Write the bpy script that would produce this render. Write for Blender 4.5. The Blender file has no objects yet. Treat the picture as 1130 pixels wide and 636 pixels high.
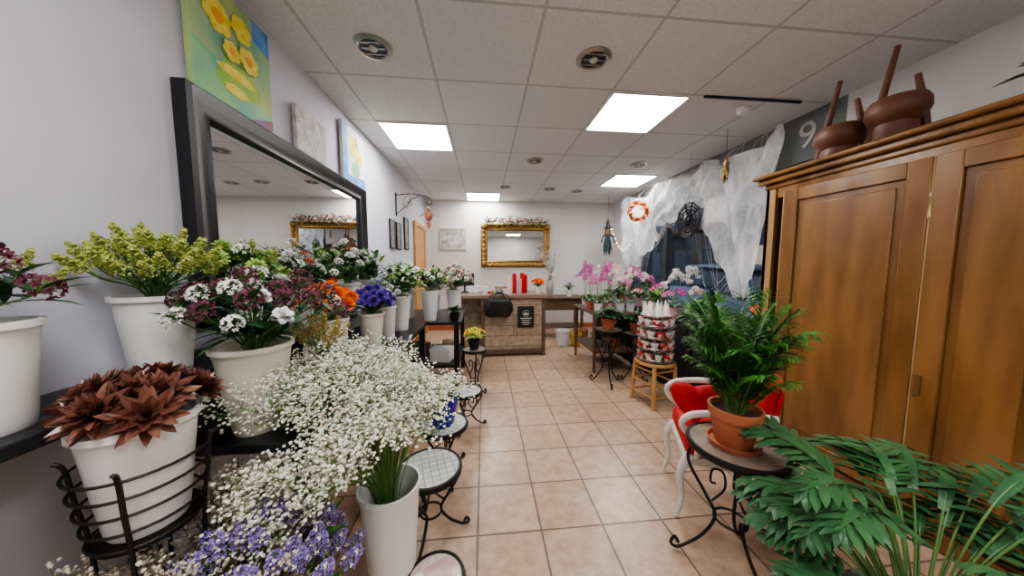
import bpy, math, random, bmesh
from mathutils import Vector, Matrix, Quaternion
R=random.Random(11)
PI=math.pi
COL=bpy.context.scene.collection
Z=Vector((0,0,1))
def ru(a,b): return R.uniform(a,b)
# ---------------------------------------------------------------- materials
_m={}
def M(name,col,rough=.5,metal=0,col2=None,scale=20,bump=0,emit=0,stretch=None,spec=.5,detail=4,lo=.35,hi=.65,trans=0,alpha=1):
    if name in _m: return _m[name]
    m=bpy.data.materials.new(name); m.use_nodes=True
    nt=m.node_tree; N=nt.nodes; L=nt.links; b=N['Principled BSDF']
    c4=(*col,1)
    b.inputs['Base Color'].default_value=c4
    b.inputs['Roughness'].default_value=rough
    b.inputs['Metallic'].default_value=metal
    b.inputs['Specular IOR Level'].default_value=spec
    if trans: b.inputs['Transmission Weight'].default_value=trans
    if alpha<1: b.inputs['Alpha'].default_value=alpha
    if col2 or bump:
        tc=N.new('ShaderNodeTexCoord'); mp=N.new('ShaderNodeMapping')
        L.new(tc.outputs['Object'],mp.inputs[0])
        if stretch: mp.inputs['Scale'].default_value=stretch
        nz=N.new('ShaderNodeTexNoise'); nz.inputs['Scale'].default_value=scale; nz.inputs['Detail'].default_value=detail
        L.new(mp.outputs[0],nz.inputs['Vector'])
        if col2:
            cr=N.new('ShaderNodeValToRGB'); cr.color_ramp.elements[0].position=lo; cr.color_ramp.elements[1].position=hi
            cr.color_ramp.elements[0].color=c4; cr.color_ramp.elements[1].color=(*col2,1)
            L.new(nz.outputs[0],cr.inputs[0]); L.new(cr.outputs[0],b.inputs['Base Color'])
        if bump:
            bp=N.new('ShaderNodeBump'); bp.inputs['Strength'].default_value=bump; bp.inputs['Distance'].default_value=.01
            L.new(nz.outputs[0],bp.inputs['Height']); L.new(bp.outputs[0],b.inputs['Normal'])
    if emit:
        b.inputs['Emission Color'].default_value=c4; b.inputs['Emission Strength'].default_value=emit
    _m[name]=m; return m
def brickmat(name,c1,c2,mortar,w,h,ms,off=(0,0,0),rough=.5,noisecol=None,nscale=9,bump=.3,offset=0,rot=None,nfac=.5,smooth=.1):
    m=bpy.data.materials.new(name); m.use_nodes=True
    nt=m.node_tree; N=nt.nodes; L=nt.links; b=N['Principled BSDF']; b.inputs['Roughness'].default_value=rough
    tc=N.new('ShaderNodeTexCoord'); mp=N.new('ShaderNodeMapping'); mp.inputs['Location'].default_value=off
    if rot: mp.inputs['Rotation'].default_value=rot
    L.new(tc.outputs['Object'],mp.inputs[0])
    br=N.new('ShaderNodeTexBrick'); br.offset=offset; br.squash=1
    for k,v in (('Color1',(*c1,1)),('Color2',(*c2,1)),('Mortar',(*mortar,1)),('Scale',1),('Mortar Size',ms),('Mortar Smooth',smooth),('Bias',0),('Brick Width',w),('Row Height',h)):
        br.inputs[k].default_value=v
    L.new(mp.outputs[0],br.inputs['Vector'])
    out=br.outputs['Color']
    if noisecol:
        nz=N.new('ShaderNodeTexNoise'); nz.inputs['Scale'].default_value=nscale; nz.inputs['Detail'].default_value=8; nz.inputs['Roughness'].default_value=.65
        L.new(tc.outputs['Object'],nz.inputs['Vector'])
        cr=N.new('ShaderNodeValToRGB'); cr.color_ramp.elements[0].position=.35; cr.color_ramp.elements[1].position=.68
        cr.color_ramp.elements[0].color=(*noisecol,1); cr.color_ramp.elements[1].color=(1,1,1,1)
        L.new(nz.outputs[0],cr.inputs[0])
        mx=N.new('ShaderNodeMix'); mx.data_type='RGBA'; mx.blend_type='MULTIPLY'; mx.inputs[0].default_value=nfac
        L.new(out,mx.inputs[6]); L.new(cr.outputs[0],mx.inputs[7]); out=mx.outputs[2]
    L.new(out,b.inputs['Base Color'])
    bp=N.new('ShaderNodeBump'); bp.inputs['Strength'].default_value=bump; bp.inputs['Distance'].default_value=.004; bp.invert=True
    L.new(br.outputs['Fac'],bp.inputs['Height']); L.new(bp.outputs[0],b.inputs['Normal'])
    return m
wall_m=M('wall_paint',(.585,.585,.655),.8,col2=(.62,.62,.69),scale=3,bump=.05)
wallb_m=M('wall_paint_cream',(.68,.66,.64),.8,col2=(.73,.71,.69),scale=3)
floor_m=brickmat('floor_tiles',(.54,.385,.275),(.61,.445,.325),(.17,.125,.095),.318,.318,.0048,off=(.04,-.07,0),rough=.3,noisecol=(.64,.56,.50),nscale=14,nfac=.75)
ceil_m=brickmat('ceiling_tiles',(.77,.795,.83),(.80,.825,.86),(.56,.57,.58),.625,.625,.009,off=(.3125,.36,0),rough=.9,noisecol=(.70,.70,.70),nscale=75,nfac=.55,bump=.12)
black_m=M('black_lacquer',(.012,.012,.015),.35)
iron_m=M('wrought_iron',(.03,.026,.024),.5,.6,bump=.2,scale=60)
white_p=M('white_plastic',(.80,.80,.79),.35)
cream_p=M('cream_ceramic',(.70,.66,.55),.4,col2=(.76,.72,.62),scale=8)
mirror_m=M('mirror_glass',(.82,.83,.84),.015,1)
gold_m=M('gilt',(.46,.29,.09),.4,.8,col2=(.20,.11,.035),scale=40,bump=.6)
armo_m=M('walnut_veneer',(.18,.082,.026),.22,col2=(.29,.145,.05),scale=3,stretch=(3,3,.6),detail=8,bump=.04)
armod_m=M('walnut_dark',(.05,.024,.012),.4,col2=(.08,.035,.018),scale=4,stretch=(3,3,.5),detail=8)
dwood_m=M('dark_wood',(.10,.06,.04),.45,col2=(.16,.095,.06),scale=5,stretch=(1,5,5),detail=6)
honey_m=M('honey_wood',(.47,.24,.08),.45,col2=(.58,.33,.13),scale=5,stretch=(4,4,1))
terra_m=M('terracotta',(.38,.11,.05),.65,col2=(.46,.16,.08),scale=10)
soil_m=M('soil',(.05,.035,.025),.95,bump=.8,scale=60)
g1=M('leaf_green',(.045,.15,.025),.5,col2=(.09,.24,.04),scale=15)
g2=M('leaf_dark',(.018,.07,.022),.4,col2=(.04,.125,.04),scale=12)
g3=M('leaf_palm',(.035,.14,.018),.45,col2=(.09,.27,.045),scale=12)
g4=M('leaf_sage',(.17,.23,.14),.6,col2=(.25,.31,.20),scale=12)
stem_m=M('stem_green',(.12,.23,.06),.6)
twig_m=M('twig_brown',(.17,.11,.06),.7)
def F(n,c,c2=None): return M(n,c,.6,col2=c2 or tuple(min(1,x*1.25) for x in c),scale=30)
f_white=F('petal_white',(.78,.78,.74),(.88,.88,.84)); f_gyp=F('petal_gypsophila',(.74,.72,.60),(.87,.86,.77)); f_yel=F('petal_yellow',(.75,.60,.06)); f_ygr=F('petal_lime',(.27,.34,.06),(.46,.50,.13))
f_bur=F('petal_burgundy',(.07,.01,.025),(.16,.03,.06)); f_pur=F('petal_purple',(.07,.03,.32),(.16,.07,.46)); f_lil=F('petal_lilac',(.22,.14,.44),(.38,.29,.60))
f_org=F('petal_orange',(.88,.13,.005),(.97,.25,.01)); f_red=F('petal_red',(.55,.02,.015)); f_pink=F('petal_pink',(.62,.14,.36),(.76,.40,.56)); f_pale=F('petal_palepink',(.80,.62,.62))
f_grn=F('petal_green',(.38,.55,.14),(.52,.66,.24)); f_suc=M('succulent_bronze',(.10,.028,.02),.3,col2=(.25,.11,.075),scale=22); f_och=F('petal_ochre',(.42,.30,.08),(.55,.42,.13)); f_dust=F('petal_dusty',(.45,.27,.20),(.60,.44,.33))
f_cream=F('petal_straw',(.55,.47,.36),(.72,.66,.55)); f_rust=F('leaf_rust',(.50,.09,.01),(.70,.20,.03))
# ---------------------------------------------------------------- mesh builder
_bm=bmesh.new(); bmesh.ops.create_icosphere(_bm,subdivisions=1,radius=1); ICO1=([v.co.copy() for v in _bm.verts],[[v.index for v in f.verts] for f in _bm.faces]); _bm.free()
_bm=bmesh.new(); bmesh.ops.create_icosphere(_bm,subdivisions=2,radius=1); ICO2=([v.co.copy() for v in _bm.verts],[[v.index for v in f.verts] for f in _bm.faces]); _bm.free()
_bm=bmesh.new(); bmesh.ops.create_icosphere(_bm,subdivisions=4,radius=1); ICO4=([v.co.copy() for v in _bm.verts],[[v.index for v in f.verts] for f in _bm.faces]); _bm.free()
def spline(P,n=6):
    P=[Vector(p) for p in P]; Q=[P[0]]+P+[P[-1]]; o=[]
    for i in range(1,len(Q)-2):
        a,b,c,d=Q[i-1:i+3]
        for k in range(n):
            t=k/n
            o.append(.5*((2*b)+(c-a)*t+(2*a-5*b+4*c-d)*t*t+(3*b-a-3*c+d)*t**3))
    o.append(P[-1]); return o
class MB:
    def __init__(s): s.v=[];s.f=[];s.mi=[];s.mats=[]
    def idx(s,m):
        if m not in s.mats: s.mats.append(m)
        return s.mats.index(m)
    def add(s,vs,fs,m):
        o=len(s.v); k=s.idx(m); s.v.extend(vs)
        for f in fs: s.f.append([i+o for i in f]); s.mi.append(k)
    def box(s,c,d,m,rz=0,mat=None):
        x,y,z=d[0]/2,d[1]/2,d[2]/2
        vs=[Vector((a*x,b*y,e*z)) for a in(-1,1) for b in(-1,1) for e in(-1,1)]
        if mat is not None: vs=[mat@v for v in vs]
        elif rz: q=Matrix.Rotation(rz,3,'Z'); vs=[q@v for v in vs]
        vs=[v+Vector(c) for v in vs]
        s.add(vs,[(0,1,3,2),(4,6,7,5),(0,4,5,1),(2,3,7,6),(0,2,6,4),(1,5,7,3)],m); return s
    def lathe(s,prof,m,c=(0,0,0),seg=24,sx=1,sy=1,mat=None,cap=True):
        vs=[];n=len(prof)
        for r,z in prof:
            for k in range(seg):
                a=2*PI*k/seg; v=Vector((r*math.cos(a)*sx,r*math.sin(a)*sy,z))
                if mat is not None: v=mat@v
                vs.append(v+Vector(c))
        fs=[]
        for i in range(n-1):
            for k in range(seg):
                k2=(k+1)%seg; fs.append((i*seg+k,i*seg+k2,(i+1)*seg+k2,(i+1)*seg+k))
        if cap and prof[0][0]>1e-6: fs.append(tuple(range(seg))[::-1])
        if cap and prof[-1][0]>1e-6: fs.append(tuple((n-1)*seg+k for k in range(seg)))
        s.add(vs,fs,m); return s
    def tube(s,P,r,m,seg=6,closed=False):
        P=[Vector(p) for p in P]; n=len(P); vs=[]
        up=Vector((.13,.31,.94)).normalized()
        for i,p in enumerate(P):
            if closed: d=P[(i+1)%n]-P[i-1]
            else: d=P[min(i+1,n-1)]-P[max(i-1,0)]
            if d.length<1e-9: d=Vector((0,0,1))
            d.normalize(); a=d.cross(up)
            if a.length<.05: a=d.cross(Vector((1,0,0)))
            a.normalize(); b=d.cross(a)
            if i:
                if a.dot(pa)<0: a=-a;b=-b
            pa=a
            rr=r[i] if isinstance(r,(list,tuple)) else r
            for k in range(seg):
                t=2*PI*k/seg; vs.append(p+a*math.cos(t)*rr+b*math.sin(t)*rr)
        fs=[]
        for i in range(n if closed else n-1):
            j=(i+1)%n
            for k in range(seg):
                k2=(k+1)%seg; fs.append((i*seg+k,i*seg+k2,j*seg+k2,j*seg+k))
        if not closed: fs+= [tuple(range(seg))[::-1],tuple((n-1)*seg+k for k in range(seg))]
        s.add(vs,fs,m); return s
    def ball(s,c,r,m,sc=(1,1,1),ico=ICO1):
        c=Vector(c); s.add([Vector((v.x*sc[0],v.y*sc[1],v.z*sc[2]))*r+c for v in ico[0]],ico[1],m); return s
    def petal(s,base,d,L,W,m,bend=0,cup=.15,n=4,shape='o',up=Z):
        d=Vector(d).normalized(); side=d.cross(up)
        if side.length<.02: side=d.cross(Vector((1,0,0)))
        side.normalize(); p=Vector(base); vs=[]; q=Quaternion(side,-bend/n)
        for i in range(n+1):
            t=i/n
            if shape=='o': w=max(.12,math.sin(PI*min(1,(t*.86+.08)))**.7)
            elif shape=='l': w=max(.02,math.sin(PI*t**.8)**.9)
            elif shape=='d': w=max(.02,math.sin(PI*(t*.75+.25))**.8)
            else: w=max(.05,(1-t**4))*(.6+.4*min(1,t*3))
            w*=W/2; nr=side.cross(d)
            vs+= [p-side*w+nr*cup*w,p.copy(),p+side*w+nr*cup*w]
            p=p+d*(L/n); d=q@d
        fs=[]
        for i in range(n):
            a=i*3; fs+=[(a,a+1,a+4,a+3),(a+1,a+2,a+5,a+4)]
        s.add(vs,fs,m); return s
    def poly(s,pts,m):
        s.add([Vector(p) for p in pts],[tuple(range(len(pts)))],m); return s
    def mesh(s,name='mesh',smooth=True,ang=40):
        me=bpy.data.meshes.new(name); me.from_pydata([tuple(v) for v in s.v],[],s.f)
        for m in s.mats: me.materials.append(m)
        me.polygons.foreach_set('material_index',s.mi)
        me.update()
        if smooth:
            me.shade_smooth(); me.set_sharp_from_angle(angle=math.radians(ang))
        return me
def mk(name,data,loc=(0,0,0),rot=(0,0,0),sc=1,bevel=0):
    if isinstance(data,MB): data=data.mesh(name)
    o=bpy.data.objects.new(name,data); o.location=loc
    if isinstance(rot,Quaternion): o.rotation_mode='QUATERNION'; o.rotation_quaternion=rot
    else: o.rotation_euler=rot
    o.scale=(sc,)*3 if isinstance(sc,(int,float)) else sc
    if bevel:
        b=o.modifiers.new('bevel','BEVEL'); b.width=bevel; b.segments=2; b.limit_method='ANGLE'
    COL.objects.link(o); return o
def thing(name,label,cat,loc=(0,0,0),rot=0,group=None):
    o=mk(name,None,loc,(0,0,rot)); o.empty_display_size=.05
    o['label']=label; o['category']=cat
    if group: o['group']=group
    return o
def solo(name,data,label,cat,loc=(0,0,0),rot=(0,0,0),sc=1,bevel=0,group=None,kind=None):
    o=mk(name,data,loc,rot,sc,bevel); o['label']=label; o['category']=cat
    if group: o['group']=group
    if kind: o['kind']=kind
    return o
def part(par,name,data,loc=(0,0,0),rot=(0,0,0),sc=1,bevel=0,label=None,kind=None):
    o=mk(name,data,loc,rot,sc,bevel); o.parent=par
    if label: o['label']=label
    if kind: o['kind']=kind
    return o
# ---------------------------------------------------------------- room shell
X0,X1,Y0,Y1,H=-1.15,2.7,-1.6,5.95,2.59
def struct(name,mb,label,cat,loc=(0,0,0)): return solo(name,mb,label,cat,loc,kind='structure')
struct('floor',MB().box(((X0+X1)/2,(Y0+Y1)/2,-.05),(X1-X0,Y1-Y0,.1),floor_m),'square terracotta-beige ceramic floor tiles with dark grout','floor')
struct('ceiling',MB().box(((X0+X1)/2,(Y0+Y1)/2,H+.05),(X1-X0,Y1-Y0,.1),ceil_m),'suspended ceiling of speckled off-white square panels','ceiling')
struct('wall_left',MB().box((X0-.05,(Y0+Y1)/2,H/2),(.1,Y1-Y0,H),wall_m),'long pale lilac-grey painted plaster wall','wall')
struct('wall_back',MB().box(((X0+X1)/2,Y1+.05,H/2),(X1-X0+.2,.1,H),wallb_m),'warm off-white painted end wall','wall')
struct('wall_front',MB().box(((X0+X1)/2,Y0-.05,H/2),(X1-X0+.2,.1,H),wallb_m),'off-white wall at the entrance side','wall')
WY0,WY1,WZ0,WZ1=2.02,5.25,.72,2.2
hdr_m=M('header_grey',(.13,.145,.145),.5,col2=(.18,.195,.19),scale=4)
w=MB()
w.box((X1+.05,(Y0+WY0)/2,H/2),(.1,WY0-Y0,H),wallb_m)
w.box((X1+.05,(WY1+Y1)/2,H/2),(.1,Y1-WY1,H),wallb_m)
w.box((X1+.05,(WY0+WY1)/2,WZ0/2),(.1,WY1-WY0,WZ0),wallb_m)
w.box((X1+.05,(WY0+WY1)/2,(WZ1+H)/2),(.1,WY1-WY0,H-WZ1),hdr_m)
struct('wall_right',w,'street-side wall with a wide shop window and grey header','wall')
struct('baseboard_back',MB().box(((X0+X1)/2,Y1-.01,.05),(X1-X0-.04,.02,.1),terra_m),'low tiled skirting along the end wall','baseboard')
struct('baseboard_left',MB().box((X0+.01,3.3,.05),(.02,3.3,.1),terra_m),'low tiled skirting along the lilac wall','baseboard')
fr_m=M('window_frame',(.05,.05,.055),.4)
w=MB()
yc=(WY0+WY1)/2
w.box((X1+.05,yc,WZ0+.03),(.08,WY1-WY0,.06),fr_m).box((X1+.05,yc,WZ1-.03),(.08,WY1-WY0,.06),fr_m)
for yy in (WY0+.035,4.18,WY1-.035): w.box((X1+.05,yy,(WZ0+WZ1)/2),(.08,.07,WZ1-WZ0-.12),fr_m)
win=struct('window_1',w,'wide dark-framed shop window facing the street','window')
gm=bpy.data.materials.new('window_glass'); gm.use_nodes=True
nt=gm.node_tree; nt.nodes.remove(nt.nodes['Principled BSDF'])
tr=nt.nodes.new('ShaderNodeBsdfTransparent'); gl=nt.nodes.new('ShaderNodeBsdfGlossy'); gl.inputs['Roughness'].default_value=.01
mx=nt.nodes.new('ShaderNodeMixShader'); mx.inputs[0].default_value=.05
nt.links.new(tr.outputs[0],mx.inputs[1]); nt.links.new(gl.outputs[0],mx.inputs[2]); nt.links.new(mx.outputs[0],nt.nodes['Material Output'].inputs[0])
for a,b in ((WY0+.07,4.145),(4.215,WY1-.07)):
    x=X1+.05; part(win,'window_pane',MB().poly([(x,a,WZ0+.06),(x,a,WZ1-.06),(x,b,WZ1-.06),(x,b,WZ0+.06)],gm))
struct('door_1',MB().box((X0+.012,5.38,1.0),(.024,.70,1.98),honey_m),'closed honey-brown wooden door','door')
dt=MB()
for yy in (4.99,5.77): dt.box((X0+.02,yy,1.02),(.04,.08,2.04),honey_m)
dt.box((X0+.02,5.38,2.02),(.04,.7,.08),honey_m)
struct('trim_1',dt,'honey-brown wooden door casing','door frame')
# outside
asph=M('asphalt',(.10,.11,.12),.6,col2=(.14,.15,.16),scale=30)
struct('ground',MB().box((14.85,8,-.2),(24,50,.1),asph),'wet dark street asphalt outside the window','street')
fac=M('facade_plaster',(.055,.065,.08),.8,col2=(.10,.115,.135),scale=2)
fw=MB().box((12,9,3.5),(.5,36,7.3),fac)
litm=M('lit_window',(.9,.7,.45),.5,emit=.22); dkm=M('dark_window',(.03,.05,.08),.1)
for i in range(14):
    for z in (1.3,4.2):
        fw.box((11.73,-6+i*2.5,z),(.05,1.4,1.7),litm if (i*5+int(z))%4==0 else dkm)
    fw.box((11.5,-4.75+i*2.5,1.5),(.35,.35,3.2),fac)
fw.box((11.2,9,3.15),(1.2,36,.25),M('canopy',(.16,.08,.05),.6))
solo('building',fw,'dark townhouse facade with arcade and lit windows','building',kind='structure')
def car(loc,rot,paint,label):
    c=thing('car',label,'car',loc,rot)
    gls=M('car_glass',(.03,.05,.08),.05)
    sec=[(-2.0,.35,.62,.70),(-1.85,.3,.85,.82),(-1.0,.25,.95,.88),(0,.25,.98,.9),(1.2,.25,.95,.88),(1.85,.3,.9,.84),(2.0,.4,.7,.72)]
    def loft(secs,m):
        mb=MB();vs=[]
        for x,z0,z1,hw in secs:
            pr=[(-hw*.93,z0),(-hw,z0+(z1-z0)*.35),(-hw*.95,z0+(z1-z0)*.85),(-hw*.8,z1),(hw*.8,z1),(hw*.95,z0+(z1-z0)*.85),(hw,z0+(z1-z0)*.35),(hw*.93,z0)]
            vs+=[Vector((x,a,b)) for a,b in pr]
        fs=[]
        for i in range(len(secs)-1):
            for k in range(8): fs.append((i*8+k,i*8+(k+1)%8,(i+1)*8+(k+1)%8,(i+1)*8+k))
        fs+=[tuple(range(8)),tuple((len(secs)-1)*8+k for k in range(8))[::-1]]
        mb.add(vs,fs,m); return mb
    part(c,'body',loft(sec,paint),bevel=.03)
    part(c,'cabin_glass',loft([(-1.75,.8,.96,.72),(-1.1,.85,1.38,.68),(.1,.85,1.44,.68),(1.1,.85,.98,.76)],gls),bevel=.02)
    part(c,'roof',loft([(-1.2,1.38,1.43,.62),(-.5,1.40,1.49,.62),(.2,1.40,1.47,.62)],paint),bevel=.01)
    for sx in (-1.25,1.3):
        for sy in (-.82,.82):
            part(c,'wheel',MB().lathe([(0,-.1),(.2,-.1),(.32,-.09),(.33,0),(.32,.09),(.2,.1),(0,.1)],M('tyre',(.02,.02,.02),.8),seg=20),(sx,sy,.33),(PI/2,0,0))
    for sy in (-.6,.6): part(c,'headlight',MB().ball((1.93,sy,.68),.11,M('headlight',(.8,.85,.9),.1,emit=1),(.5,1.3,.7),ICO2))
    for sy in (-.62,.62): part(c,'tail_light',MB().ball((-1.95,sy,.72),.1,M('taillight',(.6,.02,.02),.2,emit=1.5),(.5,1,1),ICO2))
car((5.4,6.3,-.15),1.45,M('car_paint',(.20,.26,.36),.2,.3),'blue-grey parked hatchback car on the street')
# ---------------------------------------------------------------- ceiling lights
led=M('led_diffuser',(1,.985,.97),.4,emit=27); ledf=M('led_frame',(.75,.75,.75),.4)
for x,y in ((-.625,3.0775),(1.25,2.4525),(0,5.5775),(2.16,4.3275),(-.3,-.05),(1.25,-.6725),):  # last two panels hang out of view behind the camera, added as fill light
    t=thing('ceiling_light_panel','square flush LED ceiling panel glowing white','ceiling light',(x,y,H-.001),group='LED ceiling panels')
    fm=MB()
    for s in (-1,1): fm.box((s*.3,0,-.006),(.02,.62,.012),ledf).box((0,s*.3,-.006),(.58,.02,.012),ledf)
    part(t,'frame',fm); part(t,'diffuser',MB().box((0,0,-.004),(.58,.58,.006),led))
ch=M('brushed_chrome',(.45,.44,.42),.3,.9)
def spot(x,y,r):
    t=thing('recessed_spotlight','round recessed ceiling spotlight with metal ring','ceiling light',(x,y,H-.001),group='recessed ceiling spotlights')
    part(t,'ring',MB().lathe([(r*.72,.0),(r*.72,-.008),(r*.8,-.014),(r,-.008),(r,0)],ch,seg=32,cap=False))
    sh=MB().lathe([(0,-.003),(r*.72,-.003)],M('reflector_dark',(.10,.10,.10),.25,.8),seg=24,cap=False)
    for k in (-.45,0,.45): sh.box((0,k*r,-.006),(r*1.25*math.sqrt(1-k*k),.008,.006),ch)
    part(t,'louvre',sh)
    part(t,'bulb',MB().ball((0,0,-.008),r*.25,M('bulb_glass',(.6,.6,.58),.2),(1,1,.6),ICO2))
for x,y,r in ((-.63,1.87,.105),(.68,1.84,.105),(.63,3.62,.1),(1.95,3.62,.1),(.35,4.85,.1),(1.1,4.9,.1),(1.6,5.0,.1)): spot(x,y,r)
solo('smoke_detector',MB().lathe([(.0,-.045),(.03,-.045),(.045,-.03),(.05,0)],white_p,seg=20),'small round white ceiling sensor','smoke detector',(2.1,2.28,H))
solo('ceiling_rail',MB().box((2.05,2.14,H-.008),(.8,.014,.016),black_m),'thin black rail fixed on the ceiling','rail')
# ---------------------------------------------------------------- left wall mirror and pictures
def frame_rect(mb,w,h,prof,m):
    rings=[]
    for ins,dep in prof:
        a=w/2-ins; b=h/2-ins
        rings.append([Vector((dep,-a,-b)),Vector((dep,a,-b)),Vector((dep,a,b)),Vector((dep,-a,b))])
    vs=[v for r in rings for v in r]; fs=[]
    for i in range(len(rings)-1):
        for k in range(4): fs.append((i*4+k,i*4+(k+1)%4,(i+1)*4+(k+1)%4,(i+1)*4+k))
    mb.add(vs,fs,m)
def wall_mirror(name,label,w,h,fw,m,loc,rot,prof):
    t=thing(name,label,'mirror',loc,rot)
    fm=MB(); frame_rect(fm,w,h,prof,m); part(t,'frame',fm)
    part(t,'mirror_glass',MB().box((.015,0,0),(.01,w-2*fw+.01,h-2*fw+.01),mirror_m)); return t
wall_mirror('wall_mirror','large rectangular wall mirror in wide glossy black frame',1.66,.94,.115,black_m,(X0+.003,2.08,1.55),0,
  [(0,0),(0,.05),(.012,.062),(.03,.055),(.05,.04),(.085,.036),(.1,.042),(.11,.034),(.118,.015)])
cv=M('canvas_white',(.75,.74,.70),.8)
def canvas(name,label,w,h,loc,deco,bg):
    t=thing(name,label,'painting',loc)
    part(t,'canvas',MB().box((.012,0,h/2),(.024,w,h),bg))
    if deco: part(t,'painted_picture',deco(w,h))
def blob(mb,cy,cz,ry,rz,m,x,n=12,wob=.15):
    mb.poly([(x,cy+ry*math.cos(2*PI*k/n)*(1+ru(-wob,wob)),cz+rz*math.sin(2*PI*k/n)*(1+ru(-wob,wob))) for k in range(n)],m)
def flowerp(mb,cy,cz,r,m,mc,x):
    for k in range(6):
        a=2*PI*k/6+.3; blob(mb,cy+r*.55*math.cos(a),cz+r*.55*math.sin(a),r*.45,r*.4,m,x+.0003*k,9)
    blob(mb,cy,cz,r*.35,r*.35,mc,x+.003,9)
py=M('paint_yellow',(.76,.58,.02),.6,col2=(.88,.76,.14),scale=30); po=M('paint_orange',(.85,.36,.02),.6); pg=M('paint_green',(.20,.45,.07),.6,col2=(.42,.58,.06),scale=20)
pt=M('paint_turquoise',(.10,.40,.30),.6,col2=(.30,.56,.26),scale=5); pr=M('paint_plum',(.30,.05,.10),.6,col2=(.16,.07,.22),scale=10); pb=M('paint_blue',(.05,.18,.55),.6,col2=(.15,.35,.68),scale=10)
pbg=M('paint_limebg',(.20,.42,.30),.7,col2=(.55,.60,.18),scale=5,lo=.3,hi=.7,detail=8)
def daff(w,h):
    mb=MB(); x=.0245
    mb.poly([(x,-w/2,0),(x,w/2,0),(x,w/2,h*.16),(x,-w/2,h*.42)],pt)
    mb.poly([(x+.0004,w*.12,0),(x+.0004,w/2,0),(x+.0004,w/2,h*.13)],pr)
    mb.poly([(x+.0004,w*.25,h*.8),(x+.0004,w/2,h*.75),(x+.0004,w/2,h),(x+.0004,w*.25,h)],pb)
    blob(mb,w*.02,h*.27,w*.30,h*.14,pg,x+.0008); blob(mb,w*.02,h*.33,w*.24,h*.05,py,x+.0012); blob(mb,-w*.02,h*.18,w*.15,h*.05,py,x+.0014)
    for a,b in ((-.12,.5),(.05,.5),(.18,.48)): mb.poly([(x+.001,w*a-.006,h*.35),(x+.001,w*a+.006,h*.35),(x+.001,w*a+.004,h*(b+.2)),(x+.001,w*a-.004,h*(b+.2))],pg)
    flowerp(mb,-w*.2,h*.72,w*.17,py,po,x+.002); flowerp(mb,w*.08,h*.78,w*.14,py,py,x+.0045); flowerp(mb,w*.15,h*.54,w*.14,py,po,x+.007); flowerp(mb,-w*.08,h*.5,w*.11,py,po,x+.0095)
    return mb
canvas('flower_painting','canvas painting of yellow flowers in green bowl',.43,.49,(X0+.012,1.52,2.025),daff,pbg)
rel=M('relief_grey',(.42,.40,.39),.8,col2=(.66,.64,.62),scale=22,bump=1,detail=8)
canvas('relief_canvas','small grey-white textured canvas',.33,.27,(X0+.012,2.11,2.025),None,rel)
def p3(w,h):
    mb=MB();x=.0245
    mb.poly([(x,-w/2,0),(x,-w*.3,0),(x,-w*.3,h),(x,-w/2,h)],pb)
    mb.poly([(x,-w*.3,0),(x,w/2,0),(x,w/2,h*.2),(x,-w*.3,h*.12)],pb)
    blob(mb,w*.05,h*.3,w*.2,h*.14,pt,x+.0005); flowerp(mb,-w*.05,h*.68,w*.22,py,po,x+.001); flowerp(mb,w*.22,h*.55,w*.17,py,po,x+.0035); flowerp(mb,w*.2,h*.82,w*.15,cv,py,x+.006)
    return mb
canvas('flower_painting','canvas painting of yellow blooms on blue and white',.42,.46,(X0+.012,2.74,2.025),p3,cv)
dk=M('slate_print',(.12,.12,.13),.6,col2=(.35,.33,.32),scale=25)
for y,w,zz in ((3.83,.2,.36),(4.1,.2,.36),(4.5,.22,.46)):
    t=thing('framed_picture','small dark framed print on the lilac wall','picture',(X0+.002,y,1.53 if w<.21 else 1.55),group='small dark wall prints')
    fm=MB(); q=MB(); q.box((.008,0,zz/2),(.012,w-.03,zz-.03),dk)
    for s in (-1,1): fm.box((.01,s*(w/2-.01),zz/2),(.02,.02,zz),black_m)
    fm.box((.01,0,.01),(.02,w-.04,.02),black_m).box((.01,0,zz-.01),(.02,w-.04,.02),black_m)
    part(t,'frame',fm); part(t,'print',q)
t=thing('wall_bracket','curled black iron wall bracket for hanging ornaments','bracket',(X0,4.05,2.12))
mb=MB(); mb.box((.006,0,0),(.012,.04,.3),iron_m); mb.tube(spline([(.01,0,.12),(.2,0,.14),(.42,0,.1),(.47,0,.03),(.43,0,0),(.39,0,.04)]),.006,iron_m); mb.tube(spline([(.01,0,-.12),(.12,0,-.03),(.2,0,.06),(.3,0,.12)]),.005,iron_m)
mb.tube(spline([(.08,0,.0),(.13,0,.05),(.17,0,.0),(.13,0,-.04),(.1,0,-.0)]),.004,iron_m)
part(t,'scroll_arm',mb)
t=thing('hanging_ornament','red and tan fabric bird ornament hanging from bracket','ornament',(X0+.42,4.05,1.98))
rm=M('red_fabric',(.30,.05,.04),.8,col2=(.42,.20,.12),scale=30); tn=M('tan_fabric',(.42,.28,.18),.9)
part(t,'body',MB().ball((0,0,0),.05,rm,(1,.7,1.4),ICO2).ball((0,-.02,.09),.03,tn,ico=ICO2)); wg=MB()
for s in (-1,1): wg.petal((s*.03,0,.03),(s,0,-.5),.13,.07,tn,shape='l')
part(t,'wing',wg); part(t,'cord',MB().tube([(0,0,.12),(0,0,.15),(.0,0,.235)],.002,twig_m)); part(t,'tail',MB().petal((0,0,-.06),(0,.1,-1),.12,.06,rm,shape='l'))
t=thing('dried_bunch','small bunch of dried pale twigs on bracket','dried flowers',(X0+.17,4.05,2.2))
mb=MB()
for i in range(40):
    a=ru(0,2*PI); d=Vector((math.cos(a)*.9,math.sin(a)*.9,ru(-.9,.6))); mb.petal((0,0,0.02),d,ru(.08,.15),.016,cv if i%2 else f_dust,bend=ru(0,1),shape='l',n=3)
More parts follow.
